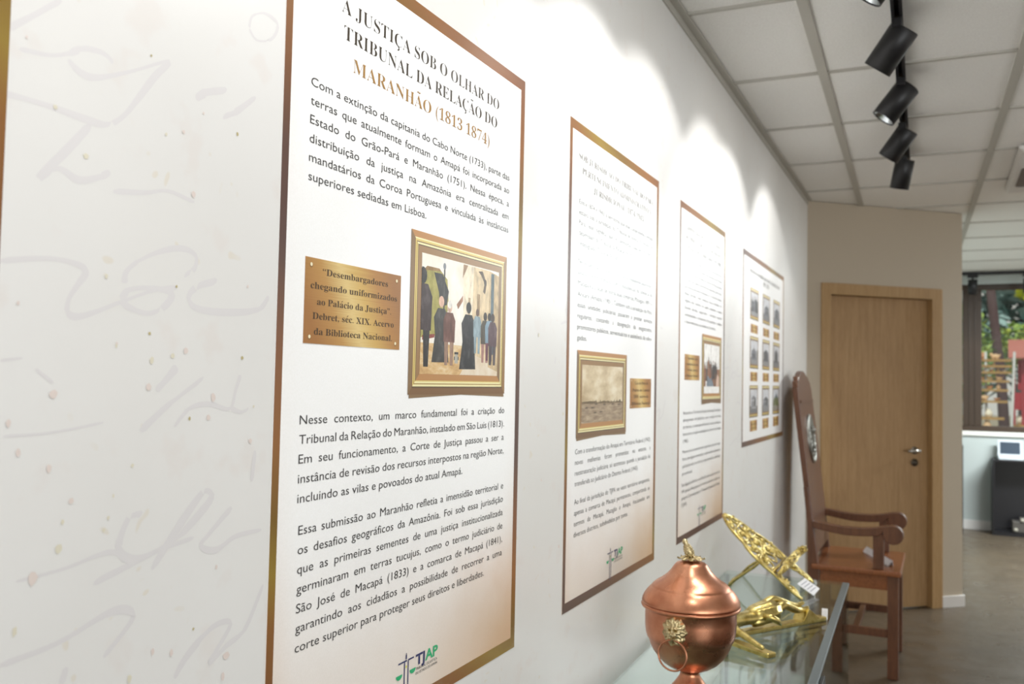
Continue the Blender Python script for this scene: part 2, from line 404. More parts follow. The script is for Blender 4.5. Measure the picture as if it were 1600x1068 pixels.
# printed handwriting and flecks in the wallpaper
def ribbon(mb, pts, w, x, mi=0):
    P = [Vector((p[0], p[1], 0)) for p in pts]
    Q = []
    for i in range(len(P) - 1):          # Catmull-Rom
        p0 = P[max(i - 1, 0)]; p1 = P[i]; p2 = P[i + 1]; p3 = P[min(i + 2, len(P) - 1)]
        for k in range(5):
            t = k / 5
            Q.append(0.5 * ((2 * p1) + (p2 - p0) * t + (2 * p0 - 5 * p1 + 4 * p2 - p3) * t * t + (3 * p1 - p0 - 3 * p2 + p3) * t ** 3))
    Q.append(P[-1]); n = len(Q); vs = []
    for i, q in enumerate(Q):
        t = (Q[min(i + 1, n - 1)] - Q[max(i - 1, 0)]); t = t.normalized() if t.length > 1e-9 else Vector((1, 0, 0))
        ww = w * (0.85 + 0.2 * math.sin(i * 0.35 + pts[0][0] * 40)) * (0.45 if i in (0, n - 1) else 1); x += 2e-7
        nn = Vector((0.35, 0.94, 0)) if abs(t.dot(Vector((0.35, 0.94, 0)))) < 0.8 else Vector((-t.y, t.x, 0))
        vs += [(x, (q + nn * ww).x, (q + nn * ww).y), (x, (q - nn * ww).x, (q - nn * ww).y)]
    mb.add(vs, [(2 * i, 2 * i + 1, 2 * i + 3, 2 * i + 2) for i in range(n - 1)], mi)
STROKES= [(0.0042,[(0.5323,1.8097),(0.5528,1.8275),(0.5861,1.8581)]),(0.0037,[(0.5444,1.7949),(0.5747,1.7991),(0.5957,1.8079),(0.6138,1.8191),(0.637,1.8221),(0.6493,1.816)]),(0.0042,[(0.596,1.8015),(0.6112,1.7934),(0.6304,1.7945),(0.6702,1.8135),(0.7223,1.8422),(0.7049,1.8201),(0.6842,1.7903),(0.6642,1.7635),(0.6444,1.7495),(0.621,1.7482),(0.5805,1.7498),(0.5465,1.7493),(0.5305,1.7475)]),(0.0046,[(0.625,1.7443),(0.5967,1.7091),(0.57,1.6775),(0.5903,1.6915),(0.6126,1.685),(0.6352,1.6915),(0.6507,1.7016)]),(0.0034,[(0.6556,1.6822),(0.6977,1.6889),(0.7291,1.697),(0.768,1.6915)]),(0.0039,[(0.5346,1.5932),(0.5839,1.6018),(0.6147,1.6003),(0.6263,1.5936),(0.6176,1.5795),(0.6079,1.5639),(0.6086,1.5495),(0.6265,1.5492),(0.6734,1.5681),(0.716,1.5844),(0.746,1.5893)]),(0.0041,[(0.6746,1.5872),(0.6761,1.5995),(0.6925,1.6137),(0.723,1.6285),(0.7534,1.6354),(0.7734,1.6299),(0.7717,1.6145),(0.7573,1.6053)]),(0.0045,[(0.6712,1.5696),(0.6812,1.5809),(0.7114,1.5858),(0.7391,1.5831),(0.7305,1.5677),(0.7083,1.5577),(0.6821,1.5619),(0.6712,1.5696)]),(0.005,[(0.8083,1.6042),(0.7776,1.5944),(0.7648,1.58),(0.7814,1.5682),(0.8372,1.5687),(0.8831,1.5764),(0.9005,1.5945)]),(0.0056,[(0.7648,1.8125),(0.7821,1.8253),(0.8135,1.8369)]),(0.0047,[(0.8096,1.8039),(0.8311,1.816),(0.8645,1.8441)]),(0.0025,[(0.8488,1.9278),(0.8539,1.9442),(0.8773,1.9566),(0.9012,1.9516),(0.891,1.9285),(0.8641,1.9168),(0.8489,1.9258)]),(0.0021,[(0.5389,1.5014),(0.5613,1.5042)]),(0.0028,[(0.5751,1.4941),(0.5947,1.481)]),(0.0021,[(0.5453,1.4315),(0.5918,1.4324),(0.6546,1.4403)]),(0.0056,[(0.7027,1.4292),(0.7396,1.4565),(0.7918,1.4878)]),(0.0057,[(0.7228,1.4735),(0.736,1.4854),(0.7508,1.5002)]),(0.0033,[(0.7501,1.4326),(0.7733,1.4533),(0.8036,1.4573),(0.837,1.4509),(0.846,1.4725),(0.8535,1.4924)]),(0.0036,[(0.8386,1.452),(0.8557,1.4465),(0.8698,1.4502)]),(0.0028,[(0.5646,1.2949),(0.6159,1.2977),(0.6649,1.3055),(0.6898,1.2973)]),(0.0052,[(0.7091,1.3399),(0.6913,1.337),(0.6801,1.3097),(0.692,1.2949),(0.7157,1.293),(0.7562,1.3043),(0.7893,1.3261),(0.8114,1.3461),(0.8032,1.3553),(0.7908,1.3484),(0.7649,1.3219),(0.7253,1.2773)]),(0.0043,[(0.6505,1.2767),(0.6945,1.287),(0.7379,1.2971),(0.7854,1.3024)]),(0.0043,[(0.846,1.3306),(0.8108,1.3043),(0.797,1.2913),(0.8223,1.2827),(0.8544,1.2941),(0.9008,1.2954)]),(0.0047,[(0.5521,1.2209),(0.612,1.2262),(0.6679,1.2418),(0.6946,1.2399),(0.7007,1.2276),(0.666,1.1977)]),(0.0047,[(0.7635,1.1482),(0.7818,1.1685),(0.8213,1.1922),(0.851,1.1882),(0.818,1.1514),(0.844,1.1636),(0.8769,1.177),(0.9071,1.2248)]),(0.0039,[(0.6223,1.1999),(0.6176,1.1846)]),(0.0049,[(0.8841,1.397),(0.88,1.3588)])]
FLECKS= [(0.7772,1.7988,0.0024),(0.8341,1.7889,0.0026),(0.6981,1.8406,0.0017),(0.551,1.8082,0.0026),(0.651,1.5921,0.0027),(0.7481,1.7688,0.003),(0.7661,1.7006,0.0048),(0.6208,1.7109,0.0037),(0.7102,1.5358,0.0026),(0.6672,1.5225,0.0027),(0.7229,1.7597,0.0023),(0.7459,1.5911,0.0021),(0.584,1.7508,0.003),(0.554,1.556,0.003),(0.8611,1.603,0.0023),(0.6669,1.5204,0.0027),(0.7114,1.477,0.0048),(0.8017,1.4409,0.004),(0.7724,1.441,0.0027),(0.5605,1.4157,0.0043),(0.6652,1.3414,0.0026),(0.6602,1.3294,0.003),(0.6111,1.3443,0.003),(0.7894,1.1972,0.0026),(0.7305,1.1864,0.004),(0.62,1.3638,0.0036),(0.5495,1.4433,0.0043),(0.7145,1.5064,0.0051),(0.8553,1.5137,0.0029),(0.744,1.5128,0.0034),(0.7629,1.5189,0.0048),(0.8232,1.2623,0.0037),(0.8747,1.4097,0.0035),(0.6937,1.3934,0.003),(0.6077,1.318,0.0056),(0.5811,1.2948,0.0074),(0.5651,1.2485,0.0054),(0.7574,1.1786,0.0046),(0.8785,1.4533,0.0022),(0.5952,1.47,0.0055),(0.8084,1.4649,0.0055),(0.8445,1.1518,0.0057),(0.8403,1.128,0.0056),(0.7001,1.1665,0.0055),(0.6702,1.3632,0.0025),(0.5934,1.398,0.0045)]

b = MB(); b.recalc = False
for i, (w, P) in enumerate(STROKES): ribbon(b, P, w * 1.0, 0.00008 + 0.000006 * i)
_r = random.Random(3); _x0 = 0.00026
for k in range(9):
    oy, oz = 0.62 + 0.62 * k, _r.uniform(-0.25, 0.35)
    for w, P in _r.sample(STROKES, 13):
        P2 = [(p[0] + oy, 1.45 + (p[1] - 1.45) * 1.0 + oz) for p in P]
        if max(p[0] for p in P2) < 6.0: ribbon(b, P2, w * 0.8, _x0); _x0 += 0.000002
struct(b.build('handwriting_print', M_INK_FAINT, wall_left))
b = MB(); b.recalc = False
_fl = list(FLECKS)
for k in range(8):
    for y, z, r in _r.sample(FLECKS, 12): _fl.append((y + 0.6 * k + 0.6, z + _r.uniform(-.3, .5), r))
_xf = 0.0006
for y, z, r in _fl:
    n = _r.randint(4, 8); a0 = _r.uniform(0, 6)
    st = _r.uniform(0.6, 1.0)
    _xf += 0.0000012; b.add([(_xf, y + r * st * math.cos(a0 + 6.283 * k / n) * _r.uniform(.7, 1.1), z + r * math.sin(a0 + 6.283 * k / n) * _r.uniform(.7, 1.1)) for k in range(n)], [tuple(range(n))], _r.choice((1, 2, 2)) if r > .0032 else (_r.choice((0, 0, 3, 1)) if r < .0021 else _r.choice((0, 1, 2))))
struct(b.build('fleck_print', M_FLECK, wall_left))

# ------------------------------------------------------------------ posters
def paper_mat(name, y0, y1, strong=1.0):
    m = mk(name, 'f1f0ee', 0.33, spec=0.5)
    t = nd(m, 'ShaderNodeNewGeometry'); x, y, z = sep(m, t.outputs['Position'])[:3]
    yy = math_(m, 'DIVIDE', math_(m, 'SUBTRACT', y, y0), y1 - y0)
    g = noise(m, t.outputs['Position'], 9, 4); fine = noise(m, t.outputs['Position'], 420, 2)
    base = ramp(m, fine, [(0.3, 'f8f8f7'), (0.7, 'fdfdfd')])
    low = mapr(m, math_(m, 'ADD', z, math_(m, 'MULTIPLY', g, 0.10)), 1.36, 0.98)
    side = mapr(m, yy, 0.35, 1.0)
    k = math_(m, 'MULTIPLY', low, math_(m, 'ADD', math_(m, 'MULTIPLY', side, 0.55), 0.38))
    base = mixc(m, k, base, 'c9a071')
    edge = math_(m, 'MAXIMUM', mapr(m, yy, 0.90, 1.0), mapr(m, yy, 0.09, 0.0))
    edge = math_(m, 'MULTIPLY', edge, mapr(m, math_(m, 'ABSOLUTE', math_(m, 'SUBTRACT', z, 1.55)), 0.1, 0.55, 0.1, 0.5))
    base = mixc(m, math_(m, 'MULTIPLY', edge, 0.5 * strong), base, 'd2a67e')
    lk(m, base, bs(m).inputs['Base Color']); return m
def border_mat(name, y0, per=0.86):
    m = mk(name, '8a6238', 0.40, 0.0, spec=0.45)
    t = nd(m, 'ShaderNodeNewGeometry'); x, y, z = sep(m, t.outputs['Position'])[:3]
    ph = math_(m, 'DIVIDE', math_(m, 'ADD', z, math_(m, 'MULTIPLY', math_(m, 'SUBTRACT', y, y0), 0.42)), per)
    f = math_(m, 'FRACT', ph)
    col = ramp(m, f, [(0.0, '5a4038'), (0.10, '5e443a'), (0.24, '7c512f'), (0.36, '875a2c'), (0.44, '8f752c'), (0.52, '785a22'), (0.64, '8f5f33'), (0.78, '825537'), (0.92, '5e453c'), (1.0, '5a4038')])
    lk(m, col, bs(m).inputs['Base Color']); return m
M_INK = mk('dark_ink', '3a3838', 0.33, spec=0.5)
M_TITLE = mk('bronze_ink_dark', '3f362b', 0.33, spec=0.5)
M_TITLEG = mk('gold_ink', 'a27a40', 0.33, spec=0.5)
M_LGREEN = mk('logo_green', '2fae74', 0.36); M_LBLUE = mk('logo_blue', '272b62', 0.36); M_LYEL = mk('logo_yellow', 'd8d63c', 0.36)
def plate_mat(name, ym, zm, w=0.12):
    m = mk(name, 'c09045', 0.36, spec=0.6)
    t = nd(m, 'ShaderNodeNewGeometry'); x, y, z = sep(m, t.outputs['Position'])[:3]
    d = math_(m, 'ADD', math_(m, 'SUBTRACT', y, ym), math_(m, 'MULTIPLY', math_(m, 'SUBTRACT', z, zm), 0.5))
    f = math_(m, 'ADD', math_(m, 'DIVIDE', d, 2 * w), 0.5)
    st = nd(m, 'ShaderNodeMapping'); st.inputs['Scale'].default_value = (1, 6, 900); lk(m, t.outputs['Position'], st.inputs[0])
    f = math_(m, 'ADD', f, math_(m, 'MULTIPLY', math_(m, 'SUBTRACT', noise(m, st.outputs[0], 1.0, 3), 0.5), 0.22))
    lk(m, ramp(m, f, [(0.0, 'a06a2c'), (0.25, 'b98a44'), (0.45, 'dcc07c'), (0.6, 'cda758'), (0.8, 'b07c38'), (1.0, '9a662c')]), bs(m).inputs['Base Color'])
    return m
M_RIVET = mk('pale_rivet', 'f3e6c0', 0.35); M_RIVETD = mk('rivet_rim', '8a6430', 0.4)
FR = {k: mk('frame_' + k, c, 0.36, spec=0.6) for k, c in dict(orange='b8844c', brown='876a47', gold='a0803c', cream='f0e6b0', straw='d9c271', umber='7d5a36', dark='5c4429', tan='987347').items()}
FRM = [FR[k] for k in ('orange', 'brown', 'gold', 'cream', 'straw', 'umber', 'dark', 'tan')]
def ring(mb, o, i, cols, x):
    """flat mitred ring; o, i = (y0, y1, z0, z1); cols top, right, bottom, left"""
    O = [(x, o[0], o[3]), (x, o[1], o[3]), (x, o[1], o[2]), (x, o[0], o[2])]; I = [(x, i[0], i[3]), (x, i[1], i[3]), (x, i[1], i[2]), (x, i[0], i[2])]
    for k in range(4):
        k2 = (k + 1) % 4; mb.quad(O[k], I[k], I[k2], O[k2], cols[k])
def inset(r, d, e=None):
    e = d if e is None else e; return (r[0] + d, r[1] - d, r[2] + e, r[3] - e)
def printed_frame(parent, R, t, name='picture_frame', simple=False):
    b = MB(); b.recalc = False; x = 0.0016
    r0 = R; r1 = inset(r0, t * .32); r2 = inset(r1, t * .07); r3 = inset(r2, t * .10); r4 = inset(r3, t * .05); r5 = inset(r4, t * .09); r6 = inset(r5, t * .05); r7 = inset(r6, t * .32)
    if simple:
        ring(b, R, inset(R, t * .35, t * .3), (2, 1, 6, 1), x); ring(b, inset(R, t * .35, t * .3), inset(R, t * .5, t * .62), (3, 5, 4, 5), x); ring(b, inset(R, t * .5, t * .62), inset(R, t * .75, t), (5, 5, 7, 5), x)
        o = b.build(name, FRM, parent); return o, inset(R, t * .75, t)
    ring(b, r0, r1, (0, 7, 5, 1), x); ring(b, r1, r2, (3, 6, 6, 5), x); ring(b, r2, r3, (4, 4, 3, 4), x); ring(b, r3, r4, (5, 2, 2, 2), x)
    ring(b, r4, r5, (3, 3, 3, 4), x); ring(b, r5, r6, (6, 5, 4, 6), x); ring(b, r6, r7, (7, 1, 0, 7), x)
    # the printed drop of shade under the frame
    b.add([(x - 0.0002, R[0] + .004, R[2]), (x - 0.0002, R[1] - .004, R[2]), (x - 0.0002, R[1] - .002, R[2] - .006), (x - .0002, (R[0] + R[1]) / 2, R[2] - .001), (x - 0.0002, R[0] + .004, R[2] - .006)], [(0, 4, 3, 2, 1)], 1)
    o = b.build(name, FRM, parent)
    return o, r7
def dab(c):
    r = rgb(c); k = lambda f, d: tuple(min(1, q * f + d) for q in r[:3]) + (1,)
    return wash_mat('print_' + c, [(0.3, k(.62, 0)), (0.5, r), (0.72, k(1.2, .05))], 70, int(c[:2], 16) * .1, (1, 1, .6))
class Pic:
    """a printed picture: polygons in the unit square, laid in layers"""
    def __init__(s, R, pal): s.R = R; s.pal = pal; s.b = MB(); s.b.recalc = False; s.x = 0.0018; s.mats = []; s.idx = {}
    def mi(s, c):
        if c not in s.idx: s.idx[c] = len(s.mats); s.mats.append(c if not isinstance(c, str) else dab(c))
        return s.idx[c]
    def poly(s, pts, c):
        y0, y1, z0, z1 = s.R; s.x += 0.000003; pts = [(min(1, max(0, u)), min(1, max(0, v))) for u, v in pts]
        s.b.add([(s.x, y0 + u * (y1 - y0), z0 + v * (z1 - z0)) for u, v in pts], [tuple(range(len(pts)))], s.mi(c))
    def rect(s, a, b, c, d, col): s.poly([(a, c), (b, c), (b, d), (a, d)], col)
    def oval(s, cx, cy, rx, ry, col, n=14): s.poly([(cx + rx * math.cos(6.2832 * k / n), cy + ry * math.sin(6.2832 * k / n)) for k in range(n)], col)
    def person(s, x, y, h, body, skin='5a4234', robe=False, legs=None):
        w = h * 0.24
        if robe: s.poly([(x - w * .75, y), (x + w * .7, y + .005), (x + w * .55, y + h * .45), (x + w * .62, y + h * .66), (x + w * .3, y + h * .80), (x - w * .3, y + h * .80), (x - w * .62, y + h * .66), (x - w * .5, y + h * .4)], body)
        else:
            for q in (-.25, .25): s.poly([(x + w * (q - .13), y), (x + w * (q + .13), y), (x + w * (q + .2), y + h * .45), (x + w * (q - .2), y + h * .45)], legs or body)
            s.poly([(x - w * .5, y + h * .36), (x + w * .5, y + h * .36), (x + w * .55, y + h * .7), (x + w * .3, y + h * .82), (x - w * .3, y + h * .82), (x - w * .55, y + h * .7)], body)
        s.oval(x, y + h * .90, h * .055, h * .085, skin)
    def build(s, name, parent): return s.b.build(name, s.mats, parent)
def wash_mat(name, stops, scale, seed, stretch=(1, 1, 1)):
    m = mk(name, 'd8c8a0', 0.38); t = nd(m, 'ShaderNodeNewGeometry'); mp = nd(m, 'ShaderNodeMapping')
    mp.inputs['Location'].default_value = (seed, seed * 2, seed); mp.inputs['Scale'].default_value = stretch; lk(m, t.outputs['Position'], mp.inputs[0])
    lk(m, ramp(m, noise(m, mp.outputs[0], scale, 6, 0.62), stops), bs(m).inputs['Base Color']); return m
def logo(parent, yc, zt, s, label=True):
    """sword and scales mark with the lettering TJAP; yc = sword axis, zt = top, s = scale (1 = first poster)"""
    b = MB(); b.recalc = False; x = 0.0015
    Y = lambda a: yc + a * s; Z = lambda a: zt - a * s
    def r(a0, a1, c0, c1, mi): b.quad((x, Y(a0), Z(c1)), (x, Y(a1), Z(c1)), (x, Y(a1), Z(c0)), (x, Y(a0), Z(c0)), mi)
    r(-.0235, .0025, .0112, .0136, 1); r(.006, .0235, .0112, .0136, 1); r(-.0062, -.0034, .0136, .075, 1); r(.005, .0078, .0136, .064, 1)
    b.add([(x, Y(.005), Z(.064)), (x, Y(.0005), Z(.078)), (x, Y(.002), Z(.082)), (x, Y(.0078), Z(.064))], [(0, 1, 2, 3)], 1); r(-.0062, -.0034, .075, .084, 1)
    r(-.0018, .0018, .0025, .0098, 1); r(-.0012, .0012, 0, .002, 1)
    for cx, cz in ((-.0205, .0305), (.0205, .0305)):
        b.add([(x, Y(cx - .0095), Z(cz))] + [(x, Y(cx - .0095 * math.cos(q)), Z(cz + .0075 * math.sin(q))) for q in [math.pi * k / 8 for k in range(1, 8)]] + [(x, Y(cx + .0095), Z(cz))], [tuple(range(9))], 0)
    b.add([(x, Y(.0005 + .0022 * math.cos(.785 * k)), Z(.022 + .0022 * math.sin(.785 * k))) for k in range(8)], [tuple(reversed(range(8)))], 3)
    text(b, 'TJ', Y(.0295), Z(.0280), .0165 * s, Y(.0585), mi=1, x=x, off=.03); text(b, 'AP', Y(.0600), Z(.0280), .0165 * s, Y(.1015), mi=0, x=x, off=.03)
    text(b, 'TRIBUNAL DE JUSTIÇA', Y(.0305), Z(.0365), .0042 * s, Y(.1000), mi=2, x=x); text(b, 'DO ESTADO DO AMAPÁ', Y(.0305), Z(.0435), .0042 * s, Y(.1010), mi=2, x=x)
    o = b.build('logo', [M_LGREEN, M_LBLUE, M_INK, M_LYEL], parent); o['label'] = 'green and blue sword and scales logo reading TJAP'; return o
def plate(parent, R, lines, cap, rivets=True, rnd=0):
    b = MB(); x = 0.0016; b.box((0.0008, R[0], R[2]), (x, R[1], R[3]))
    p = b.build('caption_plate', plate_mat('gold_plate', (R[0] + R[1]) / 2, (R[2] + R[3]) / 2, (R[1] - R[0]) / 2), parent)
    p['label'] = 'gold caption plate with rivets'
    b = MB(); b.recalc = False
    for s, y0, y1, z in lines: text(b, s, y0, z, cap, y1, serif=True, x=x + .0002)
    b.build('inscription', mk('plate_ink', '463016', 0.4), p)
    if rivets:
        dy, dz, rr = (0.0125, 0.0095, 0.0036) if R[1] - R[0] > 0.22 else (0.010, 0.006, 0.003)
        for yy in (R[0] + dy, R[1] - dy):
            for zz in (R[2] + dz, R[3] - dz):
                q = MB(); q.recalc = False
                for r_, xx, mi in ((rr, x + .0001, 1), (rr * .72, x + .0002, 0)):
                    q.add([(xx, yy + r_ * math.cos(.5236 * k), zz - rr * .25 * mi + r_ * math.sin(.5236 * k)) for k in range(12)], [tuple(range(12))], mi)
                q.build('rivet', [M_RIVET, M_RIVETD], p)
    return p
def poster(R, label, bl, br, bt, bb, seed=0.0):
    y0, y1, z0, z1 = R
    t = thing('wall_poster', (0, (y0 + y1) / 2, z0), label, 'poster', None)
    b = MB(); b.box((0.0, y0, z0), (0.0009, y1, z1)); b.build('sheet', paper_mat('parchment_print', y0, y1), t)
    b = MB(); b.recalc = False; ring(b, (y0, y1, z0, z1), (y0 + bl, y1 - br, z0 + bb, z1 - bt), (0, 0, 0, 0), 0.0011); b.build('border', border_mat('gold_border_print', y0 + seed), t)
    return t
def block(parent, lines, y0, y1, z, pitch, cap, sx=None, last=None, name='paragraph'):
    thin = -0.003 if y0 < 1.5 else -0.008
    b = MB(); b.recalc = False
    if sx is None:
        vs, _ = _eval(lines[-1]); sx = (last - y0) / (_width(vs) * cap / CAPS[0])
    for i, s in enumerate(lines):
        if i == len(lines) - 1: text(b, s, y0, z - i * pitch, cap, None, sx=sx, off=thin)
        else: text(b, s, y0, z - i * pitch, cap, y1, sx=sx, justify=True, off=thin)
    return b.build(name, M_INK, parent)
def heading(parent, lines, cap, mats):
    b = MB(); b.recalc = False
    for i, (s, y0, y1, z) in enumerate(lines): text(b, s, y0, z, cap, y1, serif=True, mi=min(i, 2) if len(lines) > 2 else 0, off=-.012)
    return b.build('heading', mats, parent)

# poster beside the camera: only its right edge shows
p0 = poster((-0.21, 0.5335, 0.953, 2.116), 'poster at the near end of the wall, only its gold right edge in view', .0225, .0225, .023, .022, seed=0.02)
# first full poster
p1 = poster((0.9162, 1.6693, 0.9505, 2.116), 'largest poster, headed about the Maranhão court, gold plate left of a street painting', .014, .0185, .023, .0225)
heading(p1, [('A JUSTIÇA SOB O OLHAR DO', 1.036, 1.549, 2.0215), ('TRIBUNAL DA RELAÇÃO DO', 1.043, 1.542, 1.9835), ('MARANHÃO (1813 1874)', 1.067, 1.511, 1.9415)], 0.0205, [M_TITLE, M_TITLE, M_TITLEG])
block(p1, ['Com a extinção da capitania do Cabo Norte (1733), parte das', 'terras que atualmente formam o Amapá foi incorporada ao', 'Estado do Grão-Pará e Maranhão (1751). Nessa época, a', 'distribuição da justiça na Amazônia era centralizada em', 'mandatários da Coroa Portuguesa e vinculada às instâncias', 'superiores sediadas em Lisboa.'], 0.972, 1.602, 1.893, 0.0263, 0.0123, last=1.2846)
block(p1, ['Nesse contexto, um marco fundamental foi a criação do', 'Tribunal da Relação do Maranhão, instalado em São Luís (1813).', 'Em seu funcionamento, a Corte de Justiça passou a ser a', 'instância de revisão dos recursos interpostos na região Norte,', 'incluindo as vilas e povoados do atual Amapá.'], 0.969, 1.600, 1.4272, 0.0265, 0.0123, last=1.4315)
block(p1, ['Essa submissão ao Maranhão refletia a imensidão territorial e', 'os desafios geográficos da Amazônia. Foi sob essa jurisdição', 'que as primeiras sementes de uma justiça institucionalizada', 'germinaram em terras tucujus, como o termo judiciário de', 'São José de Macapá (1833) e a comarca de Macapá (1841),', 'garantindo aos cidadãos a possibilidade de recorrer a uma', 'corte superior para proteger seus direitos e liberdades.'], 0.973, 1.602, 1.2782, 0.0262, 0.0123, last=1.5258)
plate(p1, (0.971, 1.2108, 1.5375, 1.6562), [('“Desembargadores', 1.009, 1.1733, 1.6345), ('chegando uniformizados', 0.983, 1.200, 1.6138), ('ao Palácio da Justiça”.', 0.998, 1.184, 1.592), ('Debret, séc. XIX. Acervo', 0.989, 1.1926, 1.5718), ('da Biblioteca Nacional.', 0.993, 1.1885, 1.5503)], 0.0092)
f1, R1 = printed_frame(p1, (1.239, 1.5975, 1.4657, 1.7376), 0.0345)
P = Pic(R1, None)
P.rect(0, 1, 0, 1, wash_mat('print_pale_sky', [(0.3, 'e9dfcc'), (0.7, 'fbf6ee')], 14, 1.0))
P.poly([(0, 0), (1, 0), (1, .2), (.55, .26), (0, .26)], wash_mat('print_sand_ground', [(0.3, 'b98a52'), (0.5, 'd9b57e'), (0.7, 'eddcb8')], 22, 4.0, (1, 1, 3)))
P.poly([(.48, 0), (1, 0), (1, .2), (.62, .2)], wash_mat('print_pale_ground', [(0.3, 'd8c2a2'), (0.7, 'eadfcd')], 30, 2.0))
P.poly([(.5, .99), (.56, .99), (.49, .86)], 'a58463'); P.poly([(.52, .22), (.62, .22), (.64, .99), (.56, .99), (.5, .88)], 'efe0c6'); P.poly([(.62, .2), (.86, .13), (.86, .99), (.64, .99)], 'dcc6a0')
P.poly([(.86, .08), (1, .04), (1, .96), (.86, .99)], 'c9b088'); P.rect(.885, .93, .2, .97, '53636a'); P.rect(.69, .73, .55, .75, 'a58a66'); P.rect(.57, .6, .5, .7, 'b79f7c')
P.poly([(.42, .62), (.5, .71), (.5, .66), (.44, .58)], 'a5765a')
P.poly([(.0, .30), (.28, .34), (.32, .62), (.30, .82), (.22, .88), (.0, .86)], 'a39a4e'); P.poly([(.02, .86), (.22, .88), (.26, .85), (.2, .90), (.06, .90)], '8d6a35')
P.poly([(.14, .86), (.24, .86), (.32, .72), (.30, .60), (.22, .58), (.2, .7)], '34302e'); P.rect(.255, .272, .4, .93, '3c3833'); P.oval(.263, .93, .018, .03, '7f8388')
P.poly([(.02, .28), (.16, .31), (.16, .34), (.02, .32)], '8a3a2c')
P.person(.015, .06, .84, '3a2626', '1d1613', legs='2a2320'); P.person(.235, .10, .58, '3c3834', 'd8b09a', robe=True); P.person(.335, .08, .56, '6d4438', 'cfae9a', legs='9a7a66'); P.oval(.335, .61, .028, .036, 'ece6de')
P.person(.58, .05, .62, '262225', '2a211d', robe=True)
P.poly([(.70, .96), (.76, .97), (.82, .86), (.80, .76), (.77, .78), (.79, .86), (.74, .93)], '5b4a3c'); P.oval(.80, .87, .02, .03, '4a3e36')
P.person(.70, .2, .42, '8da0a8', '6d5444'); P.person(.81, .12, .48, '4d4436', '2d221d', legs='a97d74'); P.person(.87, .14, .46, '7f97a8', '33261f', legs='6a3c4a'); P.person(.92, .1, .5, '5a4248', '4a382f', legs='4c4145')
P.rect(.40, .46, .13, .16, '3a3a38'); P.rect(.41, .45, .10, .19, 'b0aca0'); P.rect(.405, .455, .18, .20, '33312f')
P.build('picture_print', f1)
logo(p1, 1.2556, 1.0470, 1.0)
# second poster
p2 = poster((1.9245, 2.662, 0.957, 2.1155), 'second full poster from the camera, with a sepia harbour picture left of its small plate', .0165, .020, .0235, .022, seed=0.22)
heading(p2, [('SOB JURISDIÇÃO DO TRIBUNAL DO PARÁ:', 1.984, 2.607, 2.0282), ('PERTENCIMENTO ADMINISTRATIVO E', 2.007, 2.586, 1.9957), ('JURISDICIONAL (1874-1943)', 2.088, 2.515, 1.963)], 0.0162, [M_TITLE, M_TITLE, M_TITLE])
block(p2, ['Entre 1874 e 1943, o território que hoje compreende o Amapá', 'estava sob a jurisdição do Tribunal de Justiça do estado do', 'Pará. Isso significa que as demandas judiciais da região', 'dependiam do Tribunal da Relação do Pará, posteriormente,', 'redesignado Tribunal de Justiça do Pará.'], 1.990, 2.607, 1.9205, 0.0250, 0.0122, last=2.40)
block(p2, ['Nesse período, a justiça no território amapaense passou por', 'avanços e retrocessos, com a manutenção da comarca de', 'Macapá e a criação de outras duas comarcas, Mazagão (1891) e', 'Aricary (Amapá) (1901). Também sob a jurisdição do Pará,', 'essas unidades judiciárias passaram a prestar serviços', 'regulares, contando a designação de magistrados,', 'promotores públicos, serventuários e assistência de advo-', 'gados.'], 1.990, 2.607, 1.777, 0.0264, 0.0122, last=2.055)
f2, R2 = printed_frame(p2, (1.992, 2.3698, 1.3563, 1.5681), 0.0345)
P = Pic(R2, None); P.rect(0, 1, 0, 1, wash_mat('print_sepia_sky', [(0.32, 'b79f7a'), (0.5, 'd6c3a0'), (0.66, 'ece0c6')], 9, 3.0, (1, 1, 2.2)))
P.rect(0, 1, 0, .34, wash_mat('print_sepia_water', [(0.32, '86705a'), (0.55, 'ab957a'), (0.72, 'c6b498')], 40, 6.0, (1, .5, 4)))
_q = random.Random(5)
P.poly([(0, .33)] + [(k / 16, .345 + _q.uniform(0, .035)) for k in range(17)] + [(1, .33)], '75603f')
for k in range(20): P.rect(_q.uniform(0, .95), 0, 0, 0, '75603f') if False else P.poly([(u := _q.uniform(.12, .95), .335), (u + _q.uniform(.02, .05), .335), (u + .03, .335 + _q.uniform(.02, .07)), (u + .01, .335 + _q.uniform(.02, .05))], '6b5638')
for u, v in ((.08, .25), (.22, .25), (.28, .16), (.42, .17), (.5, .30), (.72, .30), (.88, .29), (.3, .31)): P.poly([(u, v), (u + .05, v), (u + .075, v + .018), (u + .035, v + .018), (u + .03, v + .04), (u + .022, v + .018), (u - .012, v + .018)], '4c3b28')
P.build('picture_print', f2)
plate(p2, (2.403, 2.6045, 1.420, 1.5045), [('“Cais do Porto de', 2.440, 2.572, 1.4870), ('Pedras no Cametá', 2.424, 2.588, 1.4672), ('1899. Acervo da', 2.436, 2.576, 1.4485), ('Biblioteca Nacional.', 2.418, 2.592, 1.4290)], 0.0088)
block(p2, ['Com a transformação do Amapá em Território Federal (1943),', 'novas melhorias foram prometidas; no entanto, a', 'reestruturação judiciária só aconteceu quando a jurisdição foi', 'transferida ao Judiciário do Distrito Federal (1945).'], 1.990, 2.607, 1.319, 0.0253, 0.0122, last=2.4876)
block(p2, ['Ao final da jurisdição do TJPA no vasto território amapaense,', 'apenas a comarca de Macapá permaneceu, comportando os', 'termos de Macapá, Mazagão e Amapá, fracionados em', 'diversos distritos, subdivididos por zonas.'], 1.989, 2.605, 1.200, 0.0257, 0.0122, last=2.3987)
logo(p2, 2.256, 1.0565, 1.0)
